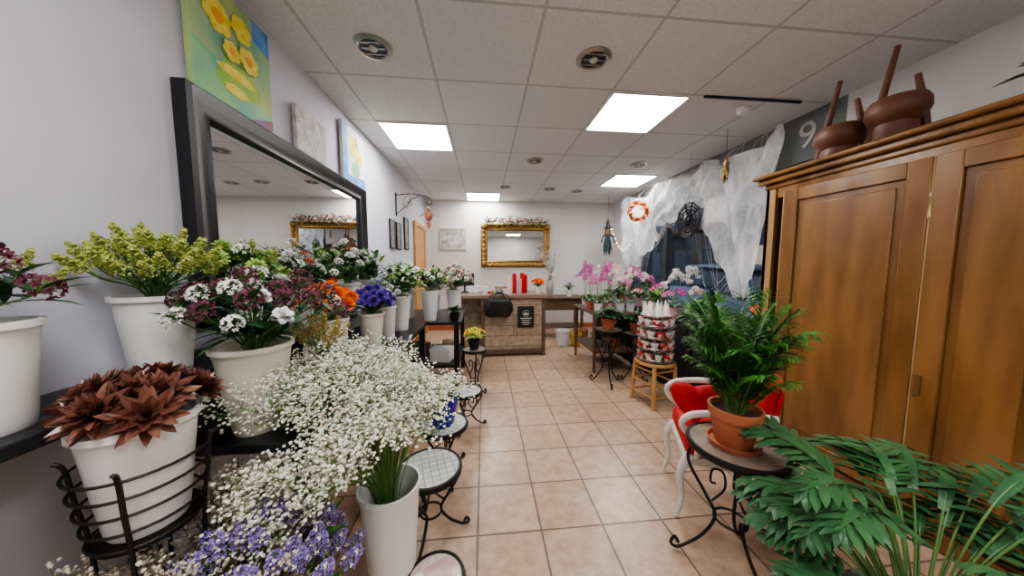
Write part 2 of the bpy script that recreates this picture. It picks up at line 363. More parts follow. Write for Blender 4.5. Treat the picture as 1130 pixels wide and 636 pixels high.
part(t,'twigs',mb,kind='stuff')
# ---------------------------------------------------------------- back wall
t=wall_mirror('gilt_mirror','ornate gilt-framed rectangular mirror on the cream wall',1.40,.86,.13,gold_m,(.645,Y1-.003,1.71),-PI/2,
  [(0,0),(0,.04),(.015,.06),(.04,.065),(.06,.045),(.09,.04),(.11,.05),(.125,.03),(.135,.015)])
mb=MB()
for k in range(44):
    s=k/44*(1.3+.76)*2
    if s<1.3: p=(-.65+s,.38)
    elif s<2.06: p=(.65,.38-(s-1.3))
    elif s<3.36: p=(.65-(s-2.06),-.38)
    else: p=(-.65,-.38+(s-3.36))
    mb.ball((.06,p[0],p[1]),.028,gold_m,(.6,1.2,1))
for a in (-1,1):
    for b in (-1,1): mb.ball((.06,a*.64,b*.37),.065,gold_m,(.5,1,1),ICO2)
part(t,'gilt_ornament',mb)
t=thing('framed_print','pale sketch print in thin light frame','picture',(-.6,Y1-.002,1.63),-PI/2)
fm=MB(); pf_=M('pale_frame',(.62,.60,.56),.5)
for s in (-1,1): fm.box((.01,s*.25,.21),(.02,.02,.42),pf_)
fm.box((.01,0,.01),(.02,.48,.02),pf_).box((.01,0,.41),(.02,.48,.02),pf_)
part(t,'frame',fm); part(t,'print',MB().box((.006,0,.21),(.01,.48,.38),M('sketch_print',(.66,.64,.59),.8,col2=(.30,.30,.27),scale=11,detail=8)))
# ---------------------------------------------------------------- flower heads
def rosette(layers,center=None):
    mb=MB()
    for (n,L,W,tilt,bend,z,m) in layers:
        ph=ru(0,6)
        for k in range(n):
            a=ph+2*PI*k/n+ru(-.1,.1); ti=math.radians(tilt+ru(-5,5)); rd=Vector((math.cos(a),math.sin(a),0))
            mb.petal(rd*.003+Vector((0,0,z)),rd*math.sin(ti)+Z*math.cos(ti),L*ru(.9,1.08),W,m,bend=math.radians(bend),cup=.35,n=3)
    if center: mb.ball((0,0,center[0]),center[1],center[2],(1,1,.6))
    return mb
def lis(m,m2=None,s=1):
    m2=m2 or m
    return rosette([(4,.028*s,.028*s,12,-20,0,m),(5,.034*s,.034*s,30,10,0,m),(6,.040*s,.038*s,52,25,-.002,m2),(6,.042*s,.040*s,72,25,-.004,m2)],(.01,.008*s,f_ygr)).mesh('bloom')
def pom(m,s=1):
    return rosette([(6,.022*s,.011*s,8,10,.004,m),(9,.026*s,.012*s,28,10,0,m),(11,.029*s,.013*s,50,15,0,m),(12,.030*s,.013*s,72,20,-.002,m),(12,.029*s,.012*s,95,20,-.004,m),(9,.024*s,.012*s,120,10,-.004,m)]).mesh('bloom')
def plume(m,n=60,L=.11,w=.035,br=.004):
    mb=MB(); mb.tube([(0,0,-.02),(0,0,L)],.0012,stem_m,4)
    for i in range(n):
        t=R.random(); a=ru(0,2*PI); r=w*(1-t*.8)*math.sqrt(R.random()); mb.ball((r*math.cos(a),r*math.sin(a),t*L+ru(-.004,.004)),br*ru(.7,1.3),m)
    return mb.mesh('plume')
def clus(m,n=14,r=.03,pr=.011,m2=None):
    mb=MB()
    for i in range(n):
        a=i*2.4; z=1-i/n*1.1; q=math.sqrt(max(0,1-z*z)); c=Vector((q*math.cos(a),q*math.sin(a),z*.8))*r
        nd=c.normalized()
        for k in range(5):
            b=2*PI*k/5; sd=nd.orthogonal(); sd.rotate(Quaternion(nd,b)); mb.petal(c,(sd+nd*.5),pr,pr*.75,(m2 if (m2 and i%3==0) else m),cup=.3,n=2)
        mb.tube([(0,0,-.02),c*.5,c],.001,stem_m,3)
    return mb.mesh('cluster')
def spike(m,n=34,L=.09,pr=.011,m2=None):
    mb=MB(); mb.tube([(0,0,-.03),(0,0,L)],.0013,stem_m,4)
    for i in range(n):
        t=i/n; a=i*2.4; w=.024*(1-t*.7); c=Vector((w*math.cos(a),w*math.sin(a),t*L+ru(-.006,.006)))
        nd=Vector((math.cos(a),math.sin(a),.8)).normalized()
        for k in range(4):
            sd=nd.orthogonal(); sd.rotate(Quaternion(nd,PI/2*k+i)); mb.petal(c,(sd+nd*.8),pr,pr*.7,m2 if (m2 and i%6==0) else m,cup=.4,n=2)
        mb.tube([(0,0,c.z-.02),c],.0008,stem_m,3)
    return mb.mesh('spike')
def succ():
    mb=MB()
    for li,(n,L,W,tilt,z) in enumerate(((5,.026,.017,14,.016),(7,.042,.022,34,.010),(8,.058,.026,54,.005),(9,.072,.028,70,.001),(10,.080,.029,86,-.003))):
        for k in range(n):
            a=li*.7+2*PI*k/n+ru(-.08,.08); ti=math.radians(tilt+ru(-4,4)); rd=Vector((math.cos(a),math.sin(a),0))
            d=rd*math.sin(ti)+Z*math.cos(ti)
            mb.petal(rd*.003+Vector((0,0,z)),d,L*ru(.92,1.06),W,f_suc,bend=-.3,cup=.45,n=6,shape='d')
            mb.petal(rd*.003+Vector((0,0,z-.003)),d,L*.97,W*.9,f_suc,bend=-.25,cup=-.1,n=6,shape='d')
    return mb.mesh('rosette_bloom')
B=dict(lw=lis(f_white),lp=lis(f_pur),lpk=lis(f_pink,f_pale),pal=lis(f_pale,f_dust),org=rosette([(6,.02,.024,10,-20,.006,f_org),(8,.028,.028,28,0,.003,f_org),(9,.034,.03,50,10,0,f_org),(9,.038,.032,75,20,-.002,f_org)],(.014,.008,f_yel)).mesh('bloom'),
  yel=rosette([(8,.026,.02,30,0,.003,f_yel),(9,.032,.022,60,10,0,f_yel)],(.006,.01,f_och)).mesh('bloom'),
  pg=pom(f_grn,1.0),pw=pom(f_white),sol=plume(f_ygr,110,.08,.03,.0038),och=plume(f_och,70,.1,.03),bur=clus(f_bur,16,.036,.013),whc=clus(f_white,14,.034,.014),lil=clus(f_lil,20,.03,.010,f_pur),stat=spike(f_lil,34,.08,.010,f_white),redc=clus(f_red,12,.03,.012),dus=clus(f_dust,16,.036,.013,f_white),grc=clus(f_grn,14,.034,.013),suc=succ())
def bouquet(label,loc,spread,height,heads,leaf=None,nleaf=40,leafL=.09,leafW=.022,depth=.18,name='flower_bouquet',cat='bouquet',group=None,sx=1,sy=1,lean=(0,0),headname='blossom',neck=.35,xmin=X0+.13):
    t=thing(name,label,cat,(loc[0],loc[1],loc[2]-depth),group=group)
    seq=[]
    for m,c,s in heads: seq+= [(m,s)]*c
    R.shuffle(seq); N=len(seq); st=MB(); curves=[]; ph=ru(0,6)
    for i,(m,s) in enumerate(seq):
        f=math.sqrt((i+.5)/N); a=ph+i*2.39996; r=spread*f*ru(.85,1.1)
        tip=Vector((r*math.cos(a)*sx+lean[0]*f,r*math.sin(a)*sy+lean[1]*f,depth+height*(1-.55*f*f)*ru(.8,1.12)))
        tip.x=max(tip.x,xmin-loc[0])
        b0=Vector((tip.x*.08,tip.y*.08,.0)); b1=Vector((tip.x*neck*.5,tip.y*neck*.5,depth)); b2=Vector((tip.x*.8,tip.y*.8,depth+(tip.z-depth)*.7))
        cvv=spline([b0,b1,b2,tip],4); st.tube(cvv,.0018,stem_m,4); curves.append(cvv)
        d=(cvv[-1]-cvv[-3]).normalized()*.6+Vector((tip.x,tip.y,height*.6)).normalized()*.6+Vector((0,-.25,.1))
        part(t,headname,B[m],tip,d.to_track_quat('Z','Y'),s*ru(.88,1.12))
    part(t,'stems',st)
    if leaf:
        lf=MB()
        for i in range(nleaf):
            cvv=R.choice(curves); k=R.randrange(5,len(cvv)-1); p=cvv[k]; a=ru(0,2*PI); d=Vector((math.cos(a),math.sin(a),ru(-.1,.9)))
            if p.x+loc[0]<xmin+.06: d.x=abs(d.x)
            lf.petal(p,d,leafL*ru(.7,1.2),leafW*ru(.8,1.2),leaf,bend=ru(.1,.9),shape='l',n=4,cup=.2)
        part(t,'foliage',lf)
    return t
def vase(name,label,loc,h,r0,r1,m,belly=0,lip=.006,group=None,cat='vase'):
    th=.004; pf=[(0,0),(r0*.96,0),(r0,.006)]
    for k in range(1,9):
        q=k/9; pf.append((r0+(r1-r0)*q+belly*math.sin(PI*q),h*q))
    pf+=[(r1,h-.018),(r1+lip,h-.014),(r1+lip,h),(r1-th,h),(r1-th,h-.03),(r0+(r1-r0)*.5+belly-th,h*.5),(r0-th,.02),(0,.02)]
    return solo(name,MB().lathe(pf,m,seg=32),label,cat,loc,group=group)
# ---------------------------------------------------------------- left display table
t=thing('display_table','long black two-tier display table along the lilac wall','table',(-.83,1.8,0))
part(t,'table_top',MB().box((0.02,0.02,.785),(.56,1.86,.03),black_m),bevel=.004)
part(t,'upper_shelf',MB().box((-.165,-.2,.985),(.25,2.5,.03),black_m),bevel=.004)
for y in (-1.42,-.3,1.0): part(t,'shelf_support',MB().box((-.165,y,.485 if y<-1 else .885),(.2,.03,.97 if y<-1 else .17),black_m))
for x in (-.22,.26):
    for y in (-.86,.91): part(t,'leg',MB().box((x,y,.385),(.05,.05,.77),black_m),bevel=.004)
ZT,ZU=.80,1.0
VS=[('plain white plastic pot with yellow-green goldenrod',-.98,.97,ZU,.24,.062,.085,white_p),
('white plastic pot holding dark burgundy flowers',-.98,.64,ZU,.22,.062,.08,white_p),
('tall flared cream ceramic vase',-.735,.99,ZT,.28,.062,.10,cream_p),
('white pot with green chrysanthemums',-.98,1.26,ZU,.22,.06,.08,white_p),
('cream ceramic vase with orange blooms',-.75,1.49,ZT,.27,.06,.078,cream_p),
('white pot with white freesias',-.98,1.60,ZU,.18,.06,.08,white_p),
('ribbed pale vase with purple lisianthus',-.68,1.82,ZT,.24,.05,.07,cream_p),
('white pot crowded with leafy green stems',-.98,1.88,ZU,.18,.05,.07,white_p),
('white florist bucket with white flowers',-.97,2.18,ZU,.20,.06,.082,white_p),
('slim white vase between the larger buckets',-.69,2.12,ZT,.24,.05,.065,white_p),
('tall white florist bucket with leafy stems',-.68,2.42,ZT,.28,.06,.085,white_p),
('small cream jar with ochre dried flowers',-.66,1.24,ZT,.17,.05,.06,cream_p),
('white florist bucket with green foliage',-.97,2.6,ZU,.20,.06,.082,white_p)]
for l,x,y,z,h,r0,r1,m in VS: vase('flower_vase',l,(x,y,z),h,r0,r1,m)
bouquet('spray of yellow-green goldenrod',(-.98,.97,1.24),.13,.15,[('sol',44,.78)],g1,150,.055,.012,xmin=X0+.06)
bouquet('dark burgundy and green cut flowers',(-.98,.64,1.22),.11,.12,[('bur',10,.85),('sol',4,.6)],g2,50,xmin=X0+.06)
bouquet('loose burgundy and white alstroemeria bouquet',(-.735,.99,1.08),.22,.22,[('bur',24,.76),('whc',13,.72),('lw',4,.65)],g2,260,.09,.02,sy=.8,lean=(.03,0))
bouquet('bunch of pale green button chrysanthemums',(-.97,1.28,1.22),.14,.19,[('pg',13,1.1),('whc',3,.7),('sol',3,.7)],g1,90,.07,.02,xmin=X0+.15)
bouquet('bunch of vivid orange ranunculus',(-.75,1.49,1.07),.12,.16,[('org',16,1.0),('redc',3,.7)],g1,110,.09,.02,depth=.16)
bouquet('white freesias with red buds',(-.98,1.60,1.18),.16,.22,[('lw',8,.6),('redc',4,.6),('whc',9,.6)],g2,150,.08,.022)
bouquet('bunch of violet-blue lisianthus',(-.68,1.82,1.04),.14,.14,[('lp',22,.85),('lw',2,.6)],g2,90,.08,.02,depth=.15)
bouquet('leafy green stems with small white heads',(-.98,1.88,1.18),.17,.24,[('whc',9,.6),('grc',5,.6)],g1,190,.09,.026)
bouquet('white lisianthus with dark leaves',(-.97,2.18,1.20),.18,.27,[('lw',12,.7),('whc',8,.65)],g2,230,.09,.022)
bouquet('bluish-purple and white filler flowers',(-.69,2.12,1.04),.10,.16,[('lil',7,.7),('pal',4,.6),('whc',4,.6)],g1,90,.08,.024,depth=.15)
bouquet('white flowers with broad green leaves',(-.68,2.42,1.08),.17,.22,[('lw',4,.7),('grc',4,.7),('pg',4,.7)],g1,210,.11,.032)
bouquet('small ochre dried flower bunch',(-.66,1.24,.97),.08,.10,[('och',16,.75)],g4,20,.06,.012,depth=.12)
bouquet('green foliage with white buds',(-.97,2.6,1.20),.18,.24,[('whc',5,.7),('pg',4,.7)],g1,200,.1,.03)
# near iron rack with bucket and succulents
RX,RY=-.78,.715
t=thing('plant_rack','black wrought-iron ring stand holding a white bucket','plant stand',(RX,RY,0))
for z,r in ((.737,.088),(.775,.092),(.815,.097),(.855,.102),(.895,.106)):
    part(t,'ring',MB().tube([(r*math.cos(2*PI*k/32),r*math.sin(2*PI*k/32),z) for k in range(32)],.0032,iron_m,6,True))
for k in range(4):
    a=k*PI/2+.5; c,s_=math.cos(a),math.sin(a)
    part(t,'leg',MB().tube(spline([(c*.13,s_*.13,.0),(c*.11,s_*.11,.2),(c*.085,s_*.085,.5),(c*.088,s_*.088,.72),(c*.100,s_*.100,.82),(c*.108,s_*.108,.90),(c*.122,s_*.122,.92)]),.0045,iron_m))
part(t,'base_plate',MB().lathe([(0,.725),(.085,.725),(.085,.735),(0,.735)],iron_m))
vase('flower_bucket','large white bucket seated in the iron ring stand',(RX,RY,.737),.25,.065,.092,white_p)
bouquet('glossy reddish-brown pointed succulent rosettes',(RX,RY,.985),.10,.08,[('suc',9,.78)],g4,8,.05,.015,headname='rosette')
# ---------------------------------------------------------------- gypsophila
vase('floor_vase','tall white tapered floor vase with white gypsophila',(-.363,1.09,0),.5,.075,.108,white_p)
def gyps(loc):
    t=thing('gypsophila_bouquet','huge airy cloud of white gypsophila with thin green stems','bouquet',loc)
    st=MB(); fl=MB(); cen=Vector((-.13,-.08,.27)); rad=Vector((.49,.35,.27))
    for i in range(450):
        a=ru(0,2*PI); u=ru(-.95,1); q=math.sqrt(1-u*u); f=ru(.35,1)**.6*.95*ru(.9,1.06)
        tip=cen+Vector((rad.x*q*math.cos(a)*f,rad.y*q*math.sin(a)*f,rad.z*u*f))
        wx,wy,wz=tip.x+loc[0],tip.y+loc[1],tip.z+loc[2]
        if wx<-.50 and wz<.86 and wy>.80: continue
        if tip.x>.02 and tip.z<.31: continue
        if wx<-.62 and wz>.98: continue
        if (wx-RX)**2+(wy-RY)**2<.17**2: continue
        if tip.z<.17 and (tip.x**2+tip.y**2)<.22**2: continue
        if tip.z<.17 and tip.x>-.12: continue
        b1=Vector((max(-.07,min(.07,tip.x*.15)),max(-.07,min(.07,tip.y*.15)),0))
        mid=b1.lerp(tip,.5)+Vector((0,0,.08+max(0,.1-tip.z)*.5))
        cvv=spline([(b1.x*.5,b1.y*.5,-.3),b1,mid,tip],5); st.tube(cvv,.0014,stem_m,4)
        for j in range(7):
            s0=cvv[R.randrange(12,len(cvv))]; d=(tip-b1).normalized()*.5+Vector((ru(-1,1),ru(-1,1),ru(-.4,1)))*.6
            e=s0+d.normalized()*ru(.03,.075); st.tube([s0,(s0+e)/2+Vector((0,0,.005)),e],.0008,stem_m,3)
            for k in range(13):
                e2=e+Vector((ru(-1,1),ru(-1,1),ru(-.7,1)))*.033
                st.add([e,e2,e2+Vector((.001,0,.001))],[(0,1,2)],stem_m)
                fl.ball(e2,ru(.0028,.0054),f_gyp,(1,1,.8))
    part(t,'stems',st); part(t,'blossoms',fl.mesh('florets'),kind='stuff')
gyps((-.363,1.09,.5))
SX0,SY0=-.56,.74
vase('floor_vase','white floor vase with lilac statice',(SX0,SY0,0),.36,.065,.09,white_p)
bouquet('loose muted lilac statice with feathery flower spikes',(SX0,SY0,.36),.19,.30,[('stat',58,.78)],g1,90,.09,.014,neck=.5)
def wispy(label,loc,n,spread,h,mf,cx=0,cy=0,sub=16):
    t=thing('dried_spray',label,'dried flowers',loc); st=MB(); fl=MB()
    for i in range(n):
        a=ru(0,2*PI); r=spread*ru(.3,1); tip=Vector((r*math.cos(a)+cx,r*math.sin(a)+cy,h*ru(.6,1.05)))
        cvv=spline([(0,0,0),(tip.x*.25,tip.y*.25,h*.4),tip],5); st.tube(cvv,.0013,twig_m,4)
        for j in range(sub):
            s0=cvv[R.randrange(4,len(cvv))]; e=s0+Vector((ru(-1,1),ru(-1,1),ru(-.2,1)))*.04; st.tube([s0,e],.0007,twig_m,3)
            for k in range(4): fl.ball(e+Vector((ru(-1,1),ru(-1,1),ru(-1,1)))*.012,ru(.0025,.005),mf)
    part(t,'stems',st); part(t,'buds',fl,kind='stuff')
wispy('wispy off-white limonium sprays beside the statice',(SX0-.02,SY0,.2),130,.24,.47,f_cream,cx=-.10,cy=.0)
vase('floor_vase','low white floor vase with dried filler stems',(-.82,1.0,0),.38,.065,.09,white_p)
wispy('tall pale dried filler stems beneath the shelf',(-.82,1.0,.2),70,.13,.52,f_cream,cx=.10,cy=-.12)
# ---------------------------------------------------------------- iron stools
mos=brickmat('mosaic_top',(.50,.53,.50),(.68,.69,.64),(.28,.29,.27),.035,.035,.002,rough=.3); pinkm=brickmat('pink_mosaic',(.60,.33,.33),(.78,.72,.68),(.5,.45,.42),.03,.03,.002,rough=.4)
def iron_stand(loc,h,r,label,topm,name='iron_stool',cat='stool',nl=3,rot=0,group=None):
    t=thing(name,label,cat,loc,rot,group=group)
    part(t,'top',MB().lathe([(0,h-.014),(r-.012,h-.014),(r-.012,h),(0,h)],topm,seg=36))
    part(t,'rim',MB().lathe([(r-.012,h-.022),(r,h-.022),(r+.004,h-.01),(r,h+.003),(r-.012,h+.003),(r-.012,h-.022)],iron_m,seg=36,cap=False))
    lg=MB()
    lg.tube(spline([(r*.85,0,h-.02),(r*.95,0,h*.8),(r*.55,0,h*.55),(r*.32,0,h*.38),(r*.55,0,h*.2),(r*.95,0,h*.06),(r*1.15,0,.012),(r*1.25,0,h*.05),(r*1.17,0,h*.11),(r*1.08,0,h*.07)],5),.007,iron_m)
    lg.tube(spline([(r*.4,0,h*.5),(r*.15,0,h*.62),(r*.2,0,h*.75),(r*.42,0,h*.76),(r*.45,0,h*.66),(r*.34,0,h*.65)],4),.005,iron_m)
    me=lg.mesh('leg')
    for k in range(nl): part(t,'leg',me,rot=(0,0,2*PI*k/nl))
    part(t,'brace_ring',MB().tube([(r*.34*math.cos(2*PI*k/20),r*.34*math.sin(2*PI*k/20),h*.38) for k in range(20)],.005,iron_m,6,True))
    return t
standtop=M('stand_top_stone',(.20,.15,.12),.4,col2=(.30,.24,.19),scale=14)
iron_stand((-.265,1.36,0),.36,.15,'low iron stool with pale round mosaic top',mos,rot=.3)
iron_stand((-.26,1.80,0),.33,.15,'scrolled iron stool under the blue pot',mos,rot=.9)
iron_stand((-.15,2.32,0),.31,.13,'small scrolled iron stool with pale mosaic seat',mos,rot=.2)
iron_stand((-.10,2.84,0),.50,.12,'taller iron stand with small yellow-flowered plant',standtop,rot=.7)
iron_stand((-.19,1.02,0),.16,.11,'very low stool with pink and white mosaic top',pinkm,rot=.5)
bluem=M('blue_glaze',(.005,.015,.28),.2)
vase('flower_pot','glossy cobalt blue ceramic pot',(-.27,1.80,.333),.18,.075,.11,bluem,cat='pot')
bouquet('low green foliage in the blue pot',(-.27,1.80,.51),.08,.07,[('whc',6,.6)],g2,50,.06,.02,depth=.12)
# ---------------------------------------------------------------- black table further back
t=thing('display_table','square black display table with open lower shelf','table',(-.66,3.35,0))
part(t,'table_top',MB().box((0,0,.745),(.86,.9,.03),black_m),bevel=.004)
part(t,'lower_shelf',MB().box((0,0,.3),(.8,.84,.025),black_m))
for x in (-.38,.38):
    for y in (-.4,.4): part(t,'leg',MB().box((x,y,.365),(.05,.05,.73),black_m),bevel=.004)
VS=[('white florist bucket with pale mixed flowers',-.34,3.32,.76,.29,.06,.085,white_p),('white florist bucket with green and pink blooms',-.55,3.02,.76,.31,.06,.085,white_p),('white florist bucket with hydrangea stems',-.82,3.2,.76,.30,.06,.08,white_p),('short white pot on the black table',-.6,3.6,.76,.2,.05,.07,white_p)]
for l,x,y,z,h,r0,r1,m in VS: vase('flower_bucket',l,(x,y,z),h,r0,r1,m)
bouquet('dusty pink and cream mixed bouquet',(-.34,3.32,1.05),.23,.26,[('dus',26,.95),('pal',8,.75),('whc',7,.7)],g2,170,.1,.024)
bouquet('pink and green fresh bouquet',(-.55,3.02,1.07),.18,.24,[('pg',10,.8),('lpk',5,.7),('whc',6,.8)],g1,210,.1,.028)
bouquet('cream hydrangea-like blooms with leaves',(-.82,3.2,1.06),.2,.28,[('whc',10,1.0),('pg',8,.8)],g1,210,.11,.033)
bouquet('small lilac and white bunch',(-.6,3.6,.96),.14,.24,[('lil',8,.9),('lw',4,.7)],g2,130)
def bush(label,loc,pot,n,L,W,lm,h,spread,bloom=None,name='potted_plant',cat='plant',potr=.07,poth=.12,shape='l',droop=(.2,1.1)):
    t=thing(name,label,cat,loc)
    part(t,'pot',MB().lathe([(0,0),(potr*.72,0),(potr*.98,poth*.8),(potr*1.05,poth*.8),(potr*1.08,poth),(potr*.95,poth),(potr*.9,poth*.85),(0,poth*.85)],pot,seg=28))
    part(t,'soil',MB().lathe([(0,poth*.87),(potr*.9,poth*.87)],soil_m,seg=20,cap=False))
    lf=MB(); st=MB()
    for i in range(n):
        a=i*2.4; f=math.sqrt((i+.5)/n); tip=Vector((spread*.6*f*math.cos(a),spread*.6*f*math.sin(a),poth+h*(1-.5*f)*ru(.5,1)))
        st.tube(spline([(0,0,poth*.8),(tip.x*.4,tip.y*.4,(poth+tip.z)/2),tip],3),.0016,stem_m,4)
        d=Vector((math.cos(a),math.sin(a),ru(.1,1.2)*(1.2-f))); lf.petal(tip-d.normalized()*L*.3,d,L*ru(.7,1.2),W*ru(.8,1.2),lm,bend=ru(*droop),shape=shape,n=5,cup=.25)
    part(t,'stem',st); part(t,'foliage',lf)
    if bloom:
        for i in range(bloom[1]):
            a=i*2.4+1; f=math.sqrt((i+.5)/bloom[1]); part(t,'blossom',B[bloom[0]],(spread*.8*f*math.cos(a),spread*.8*f*math.sin(a),poth+h*(1.1-.4*f)),Vector((f*math.cos(a),f*math.sin(a)-.2,1)).to_track_quat('Z','Y'),bloom[2])
    return t
glime=M('leaf_lime',(.30,.42,.06),.5,col2=(.42,.5,.1),scale=15)
bush('low yellow-flowered potted plant on the iron stand',(-.10,2.84,.505),black_m,60,.07,.03,glime,.1,.12,('yel',12,.8),potr=.06,poth=.09)
bush('small dark-leaved plant in black pot on black table',(-.30,2.99,.76),black_m,50,.07,.03,g2,.08,.1,potr=.05,poth=.08)
for x,y,s,m in ((-.45,3.1,.16,cv),(-.75,3.15,.2,dwood_m),(-.4,3.45,.14,M('box_kraft',(.45,.32,.2),.8))):
    t=thing('gift_box','lidded cardboard box on the lower shelf','box',(x,y,.314),ru(-.3,.3)); part(t,'box_body',MB().box((0,0,s*.35),(s*1.3,s,s*.7),m),bevel=.002); part(t,'lid',MB().box((0,0,s*.78),(s*1.36,s*1.06,s*.18),m),bevel=.002)
# ---------------------------------------------------------------- counter
plank=brickmat('oak_planks',(.36,.275,.205),(.47,.37,.28),(.14,.10,.075),1.2,.15,.003,rough=.55,noisecol=(.5,.45,.41),nscale=14,nfac=.85,offset=.4,rot=(PI/2,0,0))
ct=thing('shop_counter','rustic grey-brown plank shop counter with overhanging top','counter',(.42,4.15,0))
part(ct,'body',MB().box((0,.30,.44),(.92,.6,.82),plank).box((-.61,.42,.44),(.30,.36,.82),plank))
part(ct,'plinth',MB().box((0,.32,.02),(.86,.55,.04),dwood_m))
part(ct,'worktop',MB().box((-.14,.30,.872),(1.3,.68,.044),M('worktop_wood',(.20,.13,.09),.45,col2=(.28,.19,.13),scale=5,stretch=(1,5,5))),bevel=.004)
for x in (-.44,.44): part(ct,'corner_post',MB().box((x,-.005,.425),(.05,.05,.85),dwood_m),bevel=.004)
part(ct,'bottom_rail',MB().box((0,-.003,.07),(.84,.03,.06),dwood_m))
pt_=thing('poster','small black poster with white emblem on counter front','poster',(.60,4.135,.42))
part(pt_,'sheet',MB().box((0,0,.155),(.24,.004,.31),M('poster_black',(.012,.016,.014),.4)))
mb=MB(); wp=M('poster_white',(.70,.74,.70),.6)
mb.tube([(.045*math.cos(2*PI*k/24),-.003,.205+.045*math.sin(2*PI*k/24)) for k in range(24)],.0022,wp,4,True)
for k in range(5):
    a=PI*(k+.5)/5; mb.petal((0,-.0032,.185),(math.cos(a),0,math.sin(a)),.04,.012,wp,n=3,cup=0,up=Vector((0,1,0)))
mb.box((0,-.003,.135),(.16,.001,.012),wp)
for k,wd in enumerate((.13,.10,.14,.08)): mb.box((0,-.003,.105-k*.02),(wd,.001,.005),wp)
part(pt_,'printed_emblem',mb)
t=thing('handbag','slouchy black leather shoulder bag hanging on counter edge','handbag',(.20,4.06,.60))
bl=M('black_leather',(.012,.012,.014),.45,bump=.4,scale=25)
mb=MB(); vs=[];n=16
prof=[(.0,.11,.02),(.02,.17,.045),(.08,.205,.06),(.16,.20,.055),(.22,.17,.035),(.255,.15,.018)]
for z,rx,ry in prof:
    for k in range(n):
        a=2*PI*k/n; c,s_=math.cos(a),math.sin(a); vs.append(Vector((rx*math.copysign(abs(c)**.6,c),ry*math.copysign(abs(s_)**.8,s_),z+.012*math.sin(3*a+z*9))))
fs=[]
for i in range(len(prof)-1):
    for k in range(n): fs.append((i*n+k,i*n+(k+1)%n,(i+1)*n+(k+1)%n,(i+1)*n+k))
fs+=[tuple(range(n))[::-1],tuple(5*n+k for k in range(n))]
mb.add(vs,fs,bl); part(t,'bag_body',mb)
for dx in (-.02,.03): part(t,'handle',MB().tube(spline([(-.12+dx,-.01,.23),(-.08+dx,-.0,.30),(0,.03,.325),(.09+dx,0,.30),(.13+dx,-.01,.23)]),.008,bl))
part(t,'flap',MB().box((0,-.055,.17),(.26,.008,.12),bl),rot=(.12,0,0),bevel=.003)
def rollm(col,nm): return M(nm,col,.45)
for i,(x,y,h,m) in enumerate(((.46,4.42,.30,rollm((.62,.01,.015),'paper_red')),(.52,4.45,.33,rollm((.80,.77,.76),'paper_white')),(.58,4.42,.31,_m['paper_red']),(.64,4.46,.28,_m['paper_red']),(.40,4.47,.26,_m['paper_white']),(.54,4.37,.22,rollm((.75,.35,.40),'paper_pink')))):
    solo('paper_roll',MB().lathe([(.01,0),(.027,0),(.028,.003),(.028,h),(.01,h),(.01,h-.02),(.01,.0)],m,seg=20,cap=False),'upright roll of coloured wrapping paper','paper roll',(x,y,.895),group='wrapping paper rolls on counter')
t=thing('card_terminal','small dark payment terminal on the counter','card terminal',(.22,4.3,.895)); part(t,'case',MB().box((0,0,.03),(.09,.17,.05),black_m,mat=Matrix.Rotation(.2,3,'X')),bevel=.008); part(t,'screen',MB().box((0,.04,.062),(.07,.05,.004),M('screen_grey',(.25,.32,.34),.2),mat=Matrix.Rotation(.2,3,'X')))
for x,y,s,m in ((-.13,4.55,.12,white_p),(-.02,4.6,.1,cv),(.27,4.62,.11,_m['box_kraft']),(.34,4.33,.08,pinkm)):
    t=thing('gift_box','small lidded cardboard gift box on counter','box',(x,y,.895),ru(-.3,.3)); part(t,'box_body',MB().box((0,0,s*.35),(s*1.6,s,s*.7),m),bevel=.002); part(t,'lid',MB().box((0,0,s*.78),(s*1.66,s*1.06,s*.18),m),bevel=.002)
t=thing('desk_monitor','black cash register screen on short stand','monitor',(-.3,4.62,.895),.2)
part(t,'stand',MB().lathe([(0,0),(.08,0),(.08,.012),(.015,.02),(.015,.14),(0,.14)],black_m)); part(t,'screen',MB().box((0,0,.2),(.3,.02,.2),black_m),bevel=.006)
bush('orange blossoms in a white pot on the counter',(.82,4.38,.895),white_p,40,.07,.03,g1,.1,.1,('org',8,1.1),potr=.055,poth=.1)
for i in range(5):
    t=thing('ribbon_spool','spool of ribbon lying on the counter','ribbon',(-.05+i*.066,4.3 if i<3 else 4.42,.895)); m=[f_pink,cv,f_red,f_grn,gold_m][i]
    if i==4: t.location.x=.12
    part(t,'spool_body',MB().lathe([(0,0),(.030,0),(.030,.005),(.024,.005),(.024,.045),(.030,.045),(.030,.05),(0,.05)],cv,seg=18)); part(t,'ribbon_wound',MB().lathe([(.024,.007),(.028,.007),(.028,.043),(.024,.043)],m,seg=18,cap=False))
t=thing('console_table','brown wooden side table against the end wall','table',(1.38,5.25,0))
part(t,'table_top',MB().box((0,0,.735),(.85,.5,.03),dwood_m),bevel=.004); part(t,'apron',MB().box((0,0,.62),(.76,.42,.20),dwood_m))
for x in (-.37,.37):
    for y in (-.2,.2): part(t,'leg',MB().lathe([(0,0),(.018,0),(.022,.2),(.03,.35),(.02,.4),(.03,.45),(.028,.61),(0,.61)],dwood_m,(x,y,0),seg=12))
part(t,'lower_shelf',MB().box((0,0,.2),(.76,.4,.02),dwood_m))
vase('bucket','plain white plastic bucket on the tiled floor',(1.28,4.62,0),.26,.09,.115,white_p,cat='bucket')
vase('bucket','small yellow plastic bucket on the tiled floor',(1.50,4.60,0),.2,.07,.09,M('yellow_plastic',(.75,.55,.08),.4),cat='bucket')
vase('bucket','orange-brown plastic tub beside the yellow bucket',(1.66,4.75,0),.24,.08,.1,M('brown_plastic',(.45,.25,.12),.4),cat='bucket')
